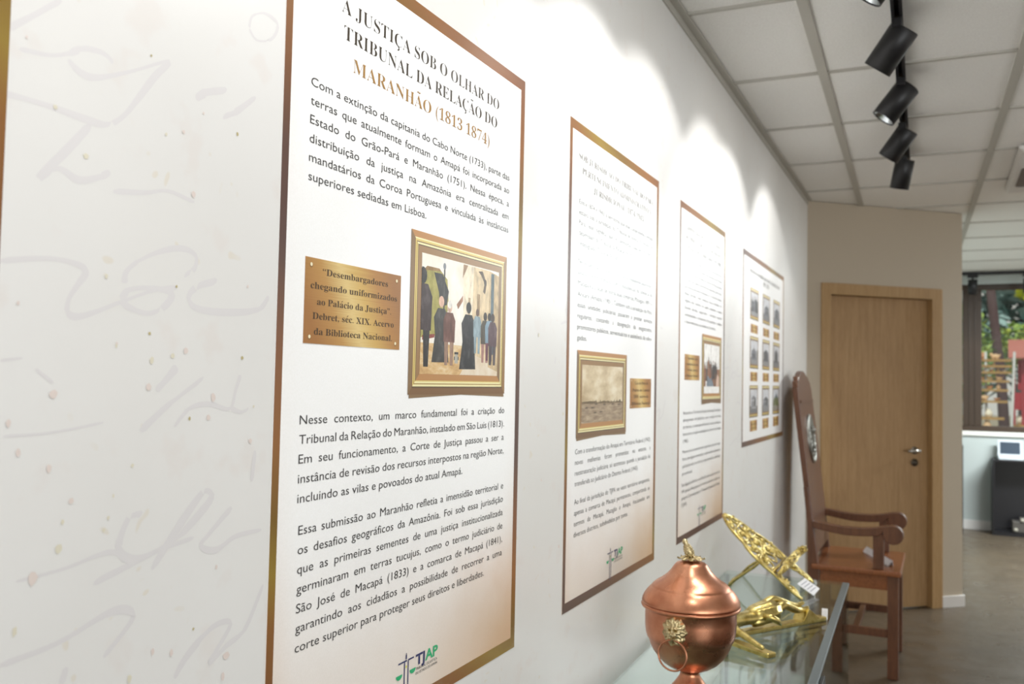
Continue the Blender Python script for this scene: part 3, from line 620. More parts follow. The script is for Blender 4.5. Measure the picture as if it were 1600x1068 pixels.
# third poster
p3 = poster((2.9165, 3.620, 0.960, 2.1085), 'tall third poster between the harbour one and the nine photo one, with a crowd picture', .016, .018, .0225, .022, seed=0.45)
heading(p3, [('ADMINISTRAÇÃO DA JUSTIÇA ATRAVÉS', 2.998, 3.561, 2.0215), ('DO TRIBUNAL DE JUSTIÇA DO DISTRITO', 2.992, 3.556, 1.9885), ('FEDERAL E DOS TERRITÓRIOS (1943 1991)', 2.987, 3.552, 1.956)], 0.0158, [M_TITLE] * 3)
block(p3, ['Quando passou a integrar o Território Federal do Amapá,', 'em 1943, a justiça local esteve sob a jurisdição do Tribunal', 'de Justiça do Distrito Federal. A comarca de Macapá passou', 'a contar com juízes e promotores nomeados pela União,', 'por meio da estrutura criada para os Territórios Federais.', 'Nesse período, novas comarcas foram instaladas em', 'regiões mais distantes da capital, ampliando o acesso', 'Durante décadas, magistrados e servidores atuaram', 'acompanhando o crescimento da população e também', 'o desenvolvimento das cidades do Território.'], 2.987, 3.565, 1.917, 0.0241, 0.0115, last=3.46)
f3, R3 = printed_frame(p3, (3.2405, 3.565, 1.4233, 1.6763), 0.0345)
P = Pic(R3, None); P.rect(0, 1, 0, 1, 'f6f4f0'); P.rect(0, 1, .14, .5, wash_mat('print_crowd_ground', [(0.3, '3c3430'), (0.45, '7a5038'), (0.6, '9a6a4a'), (0.75, '8c8f98')], 30, 8.0)); P.poly([(.1, .14), (.62, .14), (.5, .33), (.16, .36)], '77818d')
_q = random.Random(9)
for k in range(9): P.person(.06 + .105 * k, .3 + _q.uniform(-.06, .08), _q.uniform(.28, .42), _q.choice(('2f2b2c', '8a583c', '35303a', 'a06a4a', '54423c')), _q.choice(('4a3428', '8a6a52')), robe=_q.random() < .5)
for u, h in ((.16, .62), (.3, .7), (.42, .98), (.72, .72), (.9, .66)): P.rect(u, u + .012, .42, h, '6b5d50')
for u in (.14, .28, .42, .7): P.poly([(u, .5), (u + .07, .5), (u + .06, .64), (u + .02, .66)], '4a4038')
P.poly([(.76, .14), (.98, .14), (.98, .34), (.84, .4)], 'd8b8a4'); P.rect(.1, .17, .13, .25, 'efece8')
P.build('picture_print', f3)
plate(p3, (2.997, 3.2062, 1.5055, 1.5938), [('“Autoridades e povo', 3.03, 3.175, 1.5765), ('na instalação do novo', 3.022, 3.182, 1.5565), ('Território. Acervo da', 3.028, 3.176, 1.5365), ('Biblioteca Nacional.', 3.020, 3.184, 1.5165)], 0.0088)
block(p3, ['Nessa fase os Territórios Federais do Amapá, Rondônia e', 'abrangimento do Judiciário, com a criação de novas', 'territoriais, a construção de fóruns em seus municípios,', 'bem como a criação e instalação da comarca de Amapá', '(1982).'], 2.986, 3.567, 1.3872, 0.0240, 0.0115, last=3.06)
block(p3, ['Mesmo com os investimentos registrados, parte das vagas', 'ficou, em alguns momentos, ocasionada às demandas', 'judiciais do todo o território, comprometendo a celeridade', 'processual.'], 2.982, 3.562, 1.2558, 0.0245, 0.0115, last=3.12)
block(p3, ['Essa ligação judiciária com Brasília durou até os anos de', '1991, quando o Amapá passou a ter estrutura autônoma e instalou seu', 'próprio Corte de Justiça: o Tribunal de Justiça do Amapá', '(TJAP).'], 2.976, 3.558, 1.1443, 0.0225, 0.0115, last=3.05)
logo(p3, 3.228, 1.0560, 0.98)
# fourth poster: nine photographs
p4 = poster((3.988, 5.145, 1.216, 2.0985), 'wide fourth poster beside the tall chair, with nine framed photographs above small plates', .02, .022, .024, .023, seed=0.75)
heading(p4, [('PRESIDENTES DO TRIBUNAL DE JUSTIÇA E SEDES DO AMAPÁ', 4.145, 4.998, 2.0105), ('(1991 - 2025)', 4.49, 4.66, 1.9815)], 0.0185, [M_TITLE, M_TITLE])
_q = random.Random(21)
for c, (a, d) in enumerate(((4.162, 4.372), (4.487, 4.692), (4.799, 5.010))):
    for r, (zt, zb) in enumerate(((1.9430, 1.7975), (1.7185, 1.5695), (1.4905, 1.3420))):
        R = (a, d, zb, zt); f, Ri = printed_frame(p4, R, 0.019, simple=True)
        P = Pic(Ri, None); P.rect(0, 1, 0, 1, 'cfd0d4'); P.rect(0, 1, 0, .3, _q.choice(('8c8c8e', '9a9488', '77787c')))
        if (c, r) == (2, 2):
            P.poly([(.0, .25), (.95, .2), (.9, .55), (.5, .78), (.05, .5)], '6e7448'); P.poly([(.25, .6), (.5, .85), (.72, .6)], '5a6670')
        elif (c, r) == (0, 0):
            for k in range(5): P.person(.14 + .18 * k, .12 + _q.uniform(0, .1), _q.uniform(.55, .78), _q.choice(('2c2c30', '3a3a40', '6a6a70')), '9a8a80', robe=True)
        else:
            u0 = _q.uniform(.02, .2); u1 = _q.uniform(.7, .98); h = _q.uniform(.5, .72)
            P.rect(u0, u1, .2, h, _q.choice(('6c6e76', '8e9096', 'b0b0b4', '55565c'))); P.poly([(u0 - .04, h), (u1 + .04, h), ((u0 + u1) / 2, h + .16)], _q.choice(('4c4e56', '7a7a80')))
            for k in range(4): P.rect(u0 + .05 + k * (u1 - u0) / 4.4, u0 + .12 + k * (u1 - u0) / 4.4, .26, h - .1, '3a3c42')
            P.oval(_q.uniform(.05, .95), .45, .1, .2, '4a4e48')
        P.build('picture_print', f)
    for zt, zb in ((1.7755, 1.7350), (1.5530, 1.5105), (1.3280, 1.2780)):
        plate(p4, (a + .018, d - .018, zb, zt), [('Palácio da Justiça', a + .035, d - .035, zb + (zt - zb) * .58), ('em Macapá', a + .055, d - .055, zb + (zt - zb) * .2)], (zt - zb) * .18, rivets=False)

# ------------------------------------------------------------------ track lamps
M_LENS = mk('lamp_lens', 'dfe8f0', 0.2, emis='e6f0fa', estr=1.1)
M_CHROME = mk('reflector', 'cfd6da', 0.15, 1.0)
trx = lambda y: 0.660 - 0.0150 * (y - 3.1)     # the track follows the ceiling grid
TX = 0.660
def track(y0, y1, x, z, label, along='y'):
    t = thing('light_track', (x, y0, z), label, 'track')
    b = MB()
    for dx0, dx1, z0, z1 in ((-.017, -.012, -.03, 0), (.012, .017, -.03, 0), (-.012, .012, -.008, 0), (-.012, -.007, -.03, -.026), (.007, .012, -.03, -.026)):
        if along == 'y': b.add([(trx(yy) + dx, yy, z + zz) for zz in (z0, z1) for yy, dx in ((y0, dx0), (y0, dx1), (y1, dx1), (y1, dx0))], [(3, 2, 1, 0), (4, 5, 6, 7), (0, 1, 5, 4), (1, 2, 6, 5), (2, 3, 7, 6), (3, 0, 4, 7)])
        else: b.box((y0, x + dx0, z + z0), (y1, x + dx1, z + z1))
    if along != 'y': t.location = (y0, x, z)
    b.build('rail', M_BLACK, t)
    for q in (y0, y1):
        b = MB()
        if along == 'y': b.box((trx(q) - .018, q - .006, z - .031), (trx(q) + .018, q + .006, z))
        else: b.box((q - .006, x - .018, z - .031), (q + .006, x + .018, z))
        b.build('end_cap', M_BLACK, t)
    return t
track(1.2, 5.12, TX, CEIL - .004, 'black ceiling light track running along the poster wall')
def lamp(x, y, ax, label, drop=.03, L=.150, R=.047, power=0, size=LAMP_SIZE, emit=True):
    z = CEIL - .034
    t = thing('track_spotlight', (x, y, z), label, 'spotlight', 'black cylinder spotlights on the near track')
    a = Vector(ax).normalized()
    b = MB(); b.box((x - .016, y - .055, z - .030), (x + .016, y + .055, z)); b.build('adapter', M_BLACK, t, bevel=.003)
    j = Vector((x, y, z - .030 - drop))
    b = MB(); b.cyl((x, y, z - .030), j, .010, 16); b.ball(j, .014, 14); b.build('swivel', M_BLACK, t)
    top = j + Vector((-.004, 0, -.002)) - a * .050; bot = top + a * L
    q = a.to_track_quat('Z', 'Y').to_matrix().to_4x4(); q.translation = top
    b = MB(); b.lathe([(0, 0), (R - .003, 0), (R, .003), (R, L), (R - .003, L), (R - .003, L - .02), (0, L - .02)], 40, mat=q); h = b.build('lamp_head', M_BLACK, t)
    for p in h.data.polygons: p.use_smooth = len(p.vertices) == 4 and abs((p.normal).dot(a)) < 0.5
    b = MB(); b.lathe([(R - .0035, L - .004), (R - .014, L - .018)], 40, mat=q); b.build('reflector', M_CHROME, t)
    b = MB(); b.lathe([(0, L - .019), (R - .012, L - .019)], 40, mat=q); b.build('lens', M_LENS, t)
    if power: beam(bot + a * .004, bot + a, power)
    return t
T36 = (-math.sin(math.radians(37)), -math.cos(math.radians(37)))
lamp(trx(2.535), 2.535, (T36[0], .02, T36[1]), 'black spotlight at the top edge of the photo, only its lens rim in view', power=LAMP_P)
lamp(trx(3.13), 3.13, (T36[0], .24, T36[1]), 'nearest fully visible black spotlight on the track, largest one', power=LAMP_P)
lamp(trx(3.74), 3.74, (T36[0], -.06, T36[1]), 'second full black spotlight on the track, its bright lens showing', power=LAMP_P)
lamp(trx(4.38) - .006, 4.38, (T36[0], .24, T36[1]), 'third full black spotlight on the track, between the lit lens and the upright one', power=LAMP_P)
lamp(trx(5.0) - .010, 5.0, (-.20, .24, -.96), 'farthest black spotlight on the near track, hanging almost upright', power=LAMP_P * .35)

# ------------------------------------------------------------------ glass display case
ZC = 0.74
case = thing('display_case', (0.25, 2.6, 0.0), 'low glass display case along the poster wall carrying the copper urn', 'display case')
CX0, CX1, CY0, CY1 = 0.033, 0.499, 1.25, 3.69; case.rotation_euler = (0, 0, .025)
b = MB(); b.box((CX0, CY0, ZC - .008), (CX1 - .023, CY1, ZC)); b.build('glass_top', M_CASE, case, bevel=.001)
b = MB(); b.box((CX1 - .023, CY0, ZC - .010), (CX1, CY1, ZC)); b.build('edge_profile', M_ALU, case, bevel=.0015)
b = MB(); b.box((CX1 - .007, CY0, .10), (CX1 - .001, CY1, ZC - .011)); b.build('front_glass', M_CASE, case)
b = MB(); b.box((CX0, CY1 - .006, .10), (CX1 - .008, CY1, ZC - .011)); b.build('end_glass', M_CASE, case)
b = MB(); b.box((CX0, CY0, .10), (CX1 - .008, CY0 + .006, ZC - .011)); b.build('end_glass', M_CASE, case)
b = MB(); b.box((CX0 + .002, CY0 + .01, .36), (CX1 - .010, CY1 - .010, .368)); b.build('glass_shelf', M_CASE, case)
b = MB(); b.box((CX0, CY0, .0), (CX1, CY1, .09)); b.build('plinth', mk('plinth_pale_grey', 'a7a49c', .5), case, bevel=.004)
for y in (CY0 + .02, CY1 - .03):
    b = MB(); b.box((CX0, y, .09), (CX0 + .014, y + .014, ZC - .011)); b.build('corner_post', M_ALU, case)
b = MB(); b.box((CX1, 2.38, ZC - .075), (CX1 + .010, 2.52, ZC - .012)); b.build('lock', mk('black_lock', '1a1a1c', .4), case, bevel=.002)
M_PAPER = mk('white_paper', 'e9e9ec', .6); M_BEIGE = mk('beige_card', 'cdb68d', .6); M_BLUEC = mk('blue_grey_card', '8b94a8', .6)
def sheet(name, c, w, l, rz, h, mat, label, cat, tilt=0, group=None):
    o = None; m = Matrix.Translation(c) @ Matrix.Rotation(rz, 4, 'Z') @ Matrix.Rotation(tilt, 4, 'X')
    b = MB(); b.box((-w / 2, -l / 2, 0), (w / 2, l / 2, h), 0, m); o = b.build(name, mat); tag(o, label, cat, group); return o
sheet('booklet', (.14, 2.75, .3685), .21, .29, .1, .012, M_PAPER, 'white booklet lying on the glass shelf behind the urn', 'booklet')
sheet('booklet', (.31, 2.62, .3685), .15, .22, -.25, .010, M_PAPER, 'narrow white booklet on the case shelf under the crucifix arm', 'booklet')
sheet('booklet', (.36, 2.98, .3685), .14, .22, .2, .012, M_BEIGE, 'beige booklet inside the glass case under the crucifix foot', 'booklet')
sheet('booklet', (.12, 3.25, .3685), .17, .25, -.1, .014, M_BLUEC, 'blue grey booklet inside the case below the brass book stand', 'booklet')

# ------------------------------------------------------------------ copper urn
K = 0.001504; UX, UY = 0.253, 2.11; ZR = 0.972
M_COPPER = mk('brushed_copper', 'cf9474', .30, 1.0)
_c = coords(M_COPPER); _n = noise(M_COPPER, _c, 16, 5, .6)
lk(M_COPPER, ramp(M_COPPER, _n, [(.3, 'b8775a'), (.55, 'cd8f6f'), (.75, 'd49c7e')]), bs(M_COPPER).inputs['Base Color'])
lk(M_COPPER, mapr(M_COPPER, noise(M_COPPER, _c, 9, 4), .3, .7, .24, .40), bs(M_COPPER).inputs['Roughness'])
M_BRASS = mk('old_brass', 'cdb98e', .38, 1.0); M_GOLD = mk('polished_brass', 'd0b968', .30, 1.0)
for _m, _a in ((M_BRASS, '9a8660'), (M_GOLD, 'b69c50')):
    _n = noise(_m, coords(_m), 60, 4); lk(_m, ramp(_m, _n, [(.3, _a), (.55, 'd6c498' if _m is M_BRASS else 'd8c47c')]), bs(_m).inputs['Base Color'])
urn = thing('lidded_urn', (UX, UY, ZC), 'copper lidded urn with a brass lion mask and ring on the glass case', 'urn')
def P_(pr): return [(r * K, ZR + z * K * 1.02) for r, z in pr]
b = MB(); b.lathe(P_([(66, -1), (72, 2), (75.5, 2.6), (77, 0), (76, -2.6), (71.5, -4.2), (70.5, -6), (70.5, -20), (70.3, -32), (69.2, -42), (67, -49), (65.5, -51), (64.5, -52.5), (61.5, -61), (57, -70), (51, -78), (43, -86), (33, -92.5), (24, -96.5), (17.5, -98.5)]), 96, (UX, UY, 0)); b.build('bowl', M_COPPER, urn)
_zb = (ZC - ZR) / (K * 1.02)
b = MB(); b.lathe(P_([(17.5, -98.5), (15.2, -100), (14.8, -103), (16, -107), (20, -113), (26, -121), (33, -129), (41, -138), (46, -143), (49, -145), (51, -147), (51, _zb), (0, _zb)]), 72, (UX, UY, 0)); b.build('foot', M_COPPER, urn)
b = MB(); b.lathe(P_([(70, 2), (75.6, 3), (76, 5), (75, 9), (72.5, 14), (69, 19), (64.5, 24), (61.5, 26.6), (60.4, 27.4), (59.6, 29.2), (58, 30.6), (54.5, 33.5), (48, 37.5), (41.5, 42), (36, 47), (31.5, 52), (28, 57), (25, 61), (22, 64), (16, 66.2), (8, 67.3), (0, 67.6)]), 96, (UX, UY, 0)); lid = b.build('lid', M_COPPER, urn)
# finial on the lid
zt = ZR + 67 * K * 1.02
b = MB()
for k in range(8):
    a = 2 * math.pi * k / 8 + .3
    e = Vector((math.cos(a), math.sin(a), 0)); n = Vector((-e.y, e.x, 0)); prev = None
    st = [(0.002, .003, .004), (.010, .0055, .0085), (.019, .008, .0088), (.027, .006, .0055), (.0325, .0012, .0075)]
    vs = []
    for d, w, h in st:
        c = Vector((UX, UY, zt)) + e * d + Vector((0, 0, h)); vs += [c - n * w + Vector((0, 0, -.002)), c + Vector((0, 0, .0016)), c + n * w + Vector((0, 0, -.002)), c + Vector((0, 0, -.003))]
    fs = []
    for i in range(4):
        for q in range(4): fs.append((4 * i + q, 4 * i + (q + 1) % 4, 4 * i + 4 + (q + 1) % 4, 4 * i + 4 + q))
    b.add(vs, fs + [(0, 1, 2, 3), (19, 18, 17, 16)], 0, True)
b.build('finial_leaves', M_BRASS, lid)
b = MB(); ax = Vector((-.36, -.12, .92)).normalized(); q = ax.to_track_quat('Z', 'Y').to_matrix().to_4x4(); q.translation = Vector((UX + .001, UY, zt + .006))
b.lathe([(.0, 0), (.005, .001), (.0095, .008), (.0108, .016), (.0098, .025), (.0072, .033), (.0055, .036), (.0068, .040), (.0062, .044), (.003, .0475), (0, .0485)], 20, mat=q)
for i in range(6):
    for k in range(9):
        a = 6.283 * (k + .5 * (i % 2)) / 9; rr = .0103 * (1 - ((i - 2) / 5.2) ** 2); b.ball(q @ Vector((rr * math.cos(a), rr * math.sin(a), .006 + .0050 * i)), .0022, 6)
b.build('finial_bud', M_BRASS, lid)
# lion mask
LA = math.radians(-96.1); LN = Vector((math.cos(LA), math.sin(LA), 0)); LT = Vector((-LN.y, LN.x, 0))
def lion(parent):
    N = 64; g = lambda u, v, a, c, s, s2=None: math.exp(-((u - a) / s) ** 2 - ((v - c) / (s2 or s)) ** 2)
    vs = []; fs = []
    for i in range(N + 1):
        for j in range(N + 1):
            u0 = -1 + 2 * j / N; v0 = -1 + 2 * i / N
            m = max(abs(u0), abs(v0)); rr = math.hypot(u0, v0) or 1
            u, v = u0 * m / rr, v0 * m / rr; r = math.hypot(u, v); an = math.atan2(v, u)
            lim = .93 + .04 * math.cos(11 * an + .6) + .03 * math.cos(7 * an); uu, vv = u * lim, v * lim * 1.06
            h = .50 * (1 - r ** 3) + .10; K2 = 1.35
            mane = max(0, min(1, (r - .45) / .2)); h += mane * .07 * math.cos(19 * an + 7 * r) * (1 - r * .5) + mane * .07 * math.cos(11 * an - 12 * r)
            h += K2 * .42 * g(u, v, 0, -.22, .22, .17) + .18 * g(u, v, -.14, -.24, .1) + .18 * g(u, v, .14, -.24, .1)      # muzzle
            h += K2 * .34 * g(u, v, 0, .08, .10, .28) + .22 * g(u, v, 0, -.10, .11, .07)                                  # nose
            h += K2 * .30 * (g(u, v, -.24, .25, .18, .07) + g(u, v, .24, .25, .18, .07)) - .6 * (g(u, v, -.23, .12, .09, .06) + g(u, v, .23, .12, .09, .06)) + .18 * (g(u, v, -.23, .12, .04) + g(u, v, .23, .12, .04))
            h += .22 * (g(u, v, -.34, -.05, .13) + g(u, v, .34, -.05, .13)) + .30 * (g(u, v, -.58, .52, .12) + g(u, v, .58, .52, .12)) - .2 * (g(u, v, -.56, .5, .05) + g(u, v, .56, .5, .05))
            h -= .6 * g(u, v, 0, -.43, .20, .045); h += .22 * g(u, v, 0, -.55, .14, .08)
            h *= min(1, (1 - r) * 9 + .02)
            U, V = uu * .0315, vv * .033
            R0 = 70.4 * K; x_in = R0 - math.sqrt(max(R0 * R0 - U * U, 0))
            p = Vector((UX, UY, ZR - .038)) + LT * U + Vector((0, 0, V)) + LN * (R0 - x_in - .0006 + .015 * max(h, 0))
            vs.append(p)
    for i in range(N):
        for j in range(N): a = i * (N + 1) + j; fs.append((a, a + 1, a + N + 2, a + N + 1))
    b = MB(); b.add(vs, fs, 0, True); o = b.build('lion_mask', M_BRASS, parent); return o
mask = lion(urn)
rc = Vector((UX, UY, ZR - .0905)) + LN * (70.4 * K + .007)
b = MB(); b.tube([rc + (LT * math.cos(6.283 * k / 48) + (Vector((0, 0, 1)) * .995 + LN * -.05) * math.sin(6.283 * k / 48)) * .0335 for k in range(48)], .0021, 10, closed=True)
o = b.build('ring_handle', M_COPPER, mask)

# ------------------------------------------------------------------ brass book stand
SO = Vector((.352, 3.435, .749)); SU = Vector((-.777, 0, .630)).normalized(); SY = Vector((0, 1, 0)); SN = Vector((.630, 0, .777)).normalized(); SL = .392
def sp(a, t, h=0.0): return SO + SY * a + SU * (t * SL) + SN * h
stand = thing('book_stand', (.2, 3.43, ZC), 'openwork gilt brass book stand leaning back on the glass case', 'book stand')
half = [(0.0, .150), (.10, .163), (.2, .160), (.3, .152), (.42, .160), (.54, .156), (.64, .136), (.70, .112), (.78, .104), (.86, .088), (.93, .060), (.98, .028), (1.0, 0.0)]
def smooth2(pts, n=6):
    P = [Vector(p) for p in pts]; out = []
    for i in range(len(P) - 1):
        p0 = P[max(i - 1, 0)]; p1 = P[i]; p2 = P[i + 1]; p3 = P[min(i + 2, len(P) - 1)]
        for k in range(n):
            t = k / n; out.append(.5 * ((2 * p1) + (p2 - p0) * t + (2 * p0 - 5 * p1 + 4 * p2 - p3) * t * t + (3 * p1 - p0 - 3 * p2 + p3) * t ** 3))
    out.append(P[-1]); return out
def spiral(cx, ct, r0, r1, a0, turns, n=30):
    return [(cx + (r0 + (r1 - r0) * k / n) * math.cos(a0 + 6.283 * turns * k / n), ct + (r0 + (r1 - r0) * k / n) / SL * math.sin(a0 + 6.283 * turns * k / n)) for k in range(n + 1)]
b = MB()
side = smooth2([(w, t, 0) for t, w in half])
b.tube([sp(p.x, p.y) for p in side] + [sp(-p.x, p.y) for p in reversed(side[:-1])], .0058, 10)
for s in (1, -1):
    curves = [spiral(.105, .44, .044, .006, 2.4, 1.6), spiral(.085, .60, .040, .006, -1.2, -1.6), spiral(.050, .76, .036, .005, 2.0, 1.5), spiral(.048, .50, .036, .006, .5, -1.4), spiral(.035, .90, .024, .004, -1.0, 1.3),
              [(.150, .05), (.120, .12), (.138, .20), (.110, .27), (.13, .33)], spiral(.118, .20, .026, .004, -1.5, 1.4), spiral(.135, .08, .020, .004, 1.5, -1.3),
              [(.0, .36), (.035, .42), (.012, .52), (.05, .62), (.012, .70), (.03, .82), (.0, .97)], [(.15, .54), (.10, .52), (.06, .57), (.0, .55)], [(.11, .72), (.07, .68), (.0, .70)], [(.095, .82), (.05, .85), (.0, .84)]]
    for c in curves:
        pts = c if len(c) > 12 else [(p.x, p.y) for p in smooth2([(q[0], q[1], 0) for q in c])]
        n = len(pts); b.tube([sp(s * a, t, .003 * math.sin(i * .4)) for i, (a, t) in enumerate(pts)], [.0028 + .0022 * math.sin(math.pi * min(1, i / (n - 1) * 1.0)) for i in range(n)], 8)
    for a, t, r in ((.105, .44, .010), (.085, .60, .010), (.05, .76, .009), (.048, .50, .009), (.118, .2, .008), (.15, .52, .008), (.10, .72, .008), (.06, .94, .007), (.02, .63, .008)): b.ball(sp(s * a, t, .003), r, 10)
b.tube([sp(-.155, .33), sp(.155, .33)], .006, 10); b.ball(sp(0, .99), .012, 12); b.ball(sp(0, .62, .004), .016, 12)
b.build('openwork_back', M_GOLD, stand)
b = MB()
out = [(-.175, 0), (-.15, .012), (-.12, .034), (-.09, .030), (-.05, .046), (0, .058), (.05, .046), (.09, .040), (.13, .048), (.172, .072), (.168, .04), (.16, .010), (.155, 0)]
n = len(out); fr = [sp(a, .285 - h * .6, .004 + h) for a, h in out]; bk = [p - SU * .006 for p in fr]
b.add(fr + bk, [tuple(range(n)), tuple(reversed(range(n, 2 * n)))] + [(i, n + i, n + (i + 1) % n, (i + 1) % n) for i in range(n)])
for a in (-.13, -.07, -.01, .05, .11, .16): b.tube([sp(a - .03, .287, .012), sp(a - .01, .289, .020), sp(a + .012, .287, .012), sp(a + .03, .287, .024)], .0035, 8)
lip = [tuple(p) for p in smooth2([(a, h, w) for (a, h), w in zip(out[1:11], (.006, .014, .018, .022, .024, .023, .021, .020, .018, .004))], 4)]
lo = [sp(a, .285 - h * .6, h + .004) for a, h, w in lip]; hi = [p + SU * w for p, (a, h, w) in zip(lo, lip)]
b.tube(lo, .0038, 8); b.tube(hi, .0036, 8)
for q in range(0, len(lip) - 3, 3):
    b.tube([lo[q], (lo[q + 1] + hi[q + 1]) / 2 + SN * .004, hi[q + 2]], .0034, 8); b.tube([hi[q], (lo[q + 2] + hi[q + 2]) / 2 + SN * .006, lo[q + 3]], .0034, 8); b.ball((lo[q + 1] + hi[q + 2]) / 2, .006, 10)
b.tube([hi[-4], hi[-1] + SU * .006 + SY * .012, hi[-1] + SU * .020 + SY * .036 + SN * .012], [.006, .005, .001], 8); b.tube([lo[-1], hi[-1] + SY * .01, hi[-1] + SU * .020 + SY * .036 + SN * .012], [.004, .004, .001], 8)
b.build('ledge', M_GOLD, stand)
for y0, y1 in ((3.345, 3.375), (3.565, 3.635)):
    b = MB(); j = sp(y0 - 3.435, .47, -.006); b.tube([j, j + Vector((-.03, .005, -.03)), Vector((.105, y1, .775)), Vector((.078, y1, ZC + .0055))], .0052, 10); b.ball(j, .009, 12); b.build('strut', M_GOLD, stand)
b = MB(); b.tube([(.078, 3.375, ZC + .0055), (.070, 3.50, ZC + .0055), (.078, 3.635, ZC + .0055)], .0052, 10); b.build('foot_bar', M_GOLD, stand)

def tagsheet(name, corners, label, cat, lines=4, th=.0012, txt=True):
    t = thing(name, sum((Vector(c) for c in corners), Vector()) / 4, label, cat)
    A, B_, C_, D_ = [Vector(c) for c in corners]; n = (D_ - A).cross(B_ - A).normalized()
    b = MB(); b.add([A, B_, C_, D_, A - n * th, B_ - n * th, C_ - n * th, D_ - n * th], [(0, 1, 2, 3), (7, 6, 5, 4), (0, 4, 5, 1), (1, 5, 6, 2), (2, 6, 7, 3), (3, 7, 4, 0)]); b.build('card', M_PAPER, t)
    b = MB(); b.recalc = False
    for k in range(lines):
        u = (k + 1) / (lines + 1)
        p = lambda uu, vv: A + (B_ - A) * uu + (D_ - A) * vv + n * .0004
        b.quad(p(u - .022, .12), p(u + .022, .12), p(u + .022, .88), p(u - .022, .88))
    b.build('printed_lines', mk('grey_print', '8d8f9a', .6), t); return t
tagsheet('paper_tag', [(.3413, 3.44, .7920), (.3935, 3.44, .7600), (.3780, 3.39, .7440), (.3210, 3.39, .7790)], 'white paper tag with grey print hanging from the brass book stand', 'tag')

# ------------------------------------------------------------------ crucifix lying on the case
XO = Vector((.194, 2.683, ZC)); XU = Vector((.541, .841, 0)).normalized(); XV = Vector((.841, -.541, 0)).normalized()
def xp(u, v, w): return XO + XU * u + XV * v + Vector((0, 0, w))
cru = thing('crucifix', XO, 'gilt crucifix lying on the glass case behind the copper urn', 'crucifix')
b = MB()
def xbox(u0, u1, v0, v1, w0, w1):
    vs = [xp(u, v, w) for w in (w0, w1) for u, v in ((u0, v0), (u1, v0), (u1, v1), (u0, v1))]
    b.add(vs, [(3, 2, 1, 0), (4, 5, 6, 7), (0, 1, 5, 4), (1, 2, 6, 5), (2, 3, 7, 6), (3, 0, 4, 7)])
xbox(-.15, .462, -.017, .017, .0, .014); xbox(-.017, .017, -.205, .205, .0, .014)
b.build('cross', M_GOLD, cru, bevel=.003)
b = MB(); b.prism([(.345, .014), (.425, .014), (.372, .050)], -.022, .022, lambda u, w, v: xp(u, v, w)); b.build('foot_rest', M_GOLD, cru, bevel=.001)
def skin(name, nodes, edges, fn, mat, parent, sub=2):
    off = parent_world(parent); me = bpy.data.meshes.new(name)
    me.from_pydata([tuple(fn(*n[:3]) - off) for n in nodes], edges, [])
    o = bpy.data.objects.new(name, me); COL.objects.link(o); o.parent = parent
    m = o.modifiers.new('skin', 'SKIN'); sk = me.skin_vertices[0] if me.skin_vertices else None
    for i, n in enumerate(nodes):
        r = n[3]; me.skin_vertices[0].data[i].radius = (r, n[4] if len(n) > 4 else r); me.skin_vertices[0].data[i].use_root = (i == 0)
    s = o.modifiers.new('sub', 'SUBSURF'); s.levels = sub; s.render_levels = sub
    bpy.context.view_layer.update(); dg = bpy.context.evaluated_depsgraph_get()
    me2 = bpy.data.meshes.new_from_object(o.evaluated_get(dg)); me2.name = name
    o.modifiers.clear(); o.data = me2; me2.materials.clear(); me2.materials.append(mat)
    for p in me2.polygons: p.use_smooth = True
    return o
fig = [(.150, 0, .050, .030, .022), (.110, 0, .046, .026, .020), (.065, 0, .050, .033, .024), (.025, 0, .048, .030, .018), (.002, 0, .048, .013), (-.020, .004, .056, .016), (-.045, .006, .058, .017),      # 0-6 trunk, neck, head
       (.010, .045, .044, .014), (-.004, .110, .036, .0105), (-.014, .165, .028, .008), (-.016, .190, .024, .007),
       (.010, -.045, .044, .014), (-.004, -.110, .036, .0105), (-.014, -.165, .028, .008), (-.016, -.190, .024, .007),
       (.185, .020, .052, .021), (.255, .022, .078, .014), (.320, .012, .050, .012), (.352, .008, .045, .008), (.385, .008, .052, .006),
       (.185, -.020, .054, .021), (.250, -.020, .088, .014), (.318, -.008, .062, .012), (.350, -.006, .058, .008), (.380, -.006, .064, .006)]
edg = [(0, 1), (1, 2), (2, 3), (3, 4), (4, 5), (5, 6), (3, 7), (7, 8), (8, 9), (9, 10), (3, 11), (11, 12), (12, 13), (13, 14), (0, 15), (15, 16), (16, 17), (17, 18), (18, 19), (0, 20), (20, 21), (21, 22), (22, 23), (23, 24)]
skin('figure', fig, edg, xp, M_GOLD, cru)
b = MB()
rng = []
for i, (u, rv, rw, w) in enumerate(((.128, .024, .016, .046), (.136, .034, .027, .048), (.150, .038, .030, .050), (.175, .043, .031, .052), (.200, .046, .030, .056), (.222, .047, .027, .062))):
    rng.append([xp(u + .006 * math.sin(3 * a + i), (rv + .002 * math.sin(9 * a)) * math.cos(a), w + (rw + .002 * math.sin(9 * a + 1)) * math.sin(a)) for a in [6.283 * k / 40 for k in range(40)]])
vs = [p for r in rng for p in r]; b.add(vs, [(i * 40 + k, i * 40 + (k + 1) % 40, i * 40 + 40 + (k + 1) % 40, i * 40 + 40 + k) for i in range(5) for k in range(40)] + [tuple(range(40)), tuple(range(200, 240))], 0, True)
b.tube([xp(.150, .038, .058), xp(.165, .052, .056), xp(.185, .058, .044), xp(.205, .056, .030)], [.007, .011, .010, .004], 10)
b.build('loincloth', M_GOLD, cru)
b = MB(); b.ball(xp(-.052, .006, .054), (.021, .021, .015), 14); b.tube([xp(-.06, .020, .05), xp(-.035, .024, .046), xp(-.015, .022, .044)], [.006, .007, .003], 8); b.build('hair', M_GOLD, cru)
c0 = Vector((.449, 3.085, ZC))
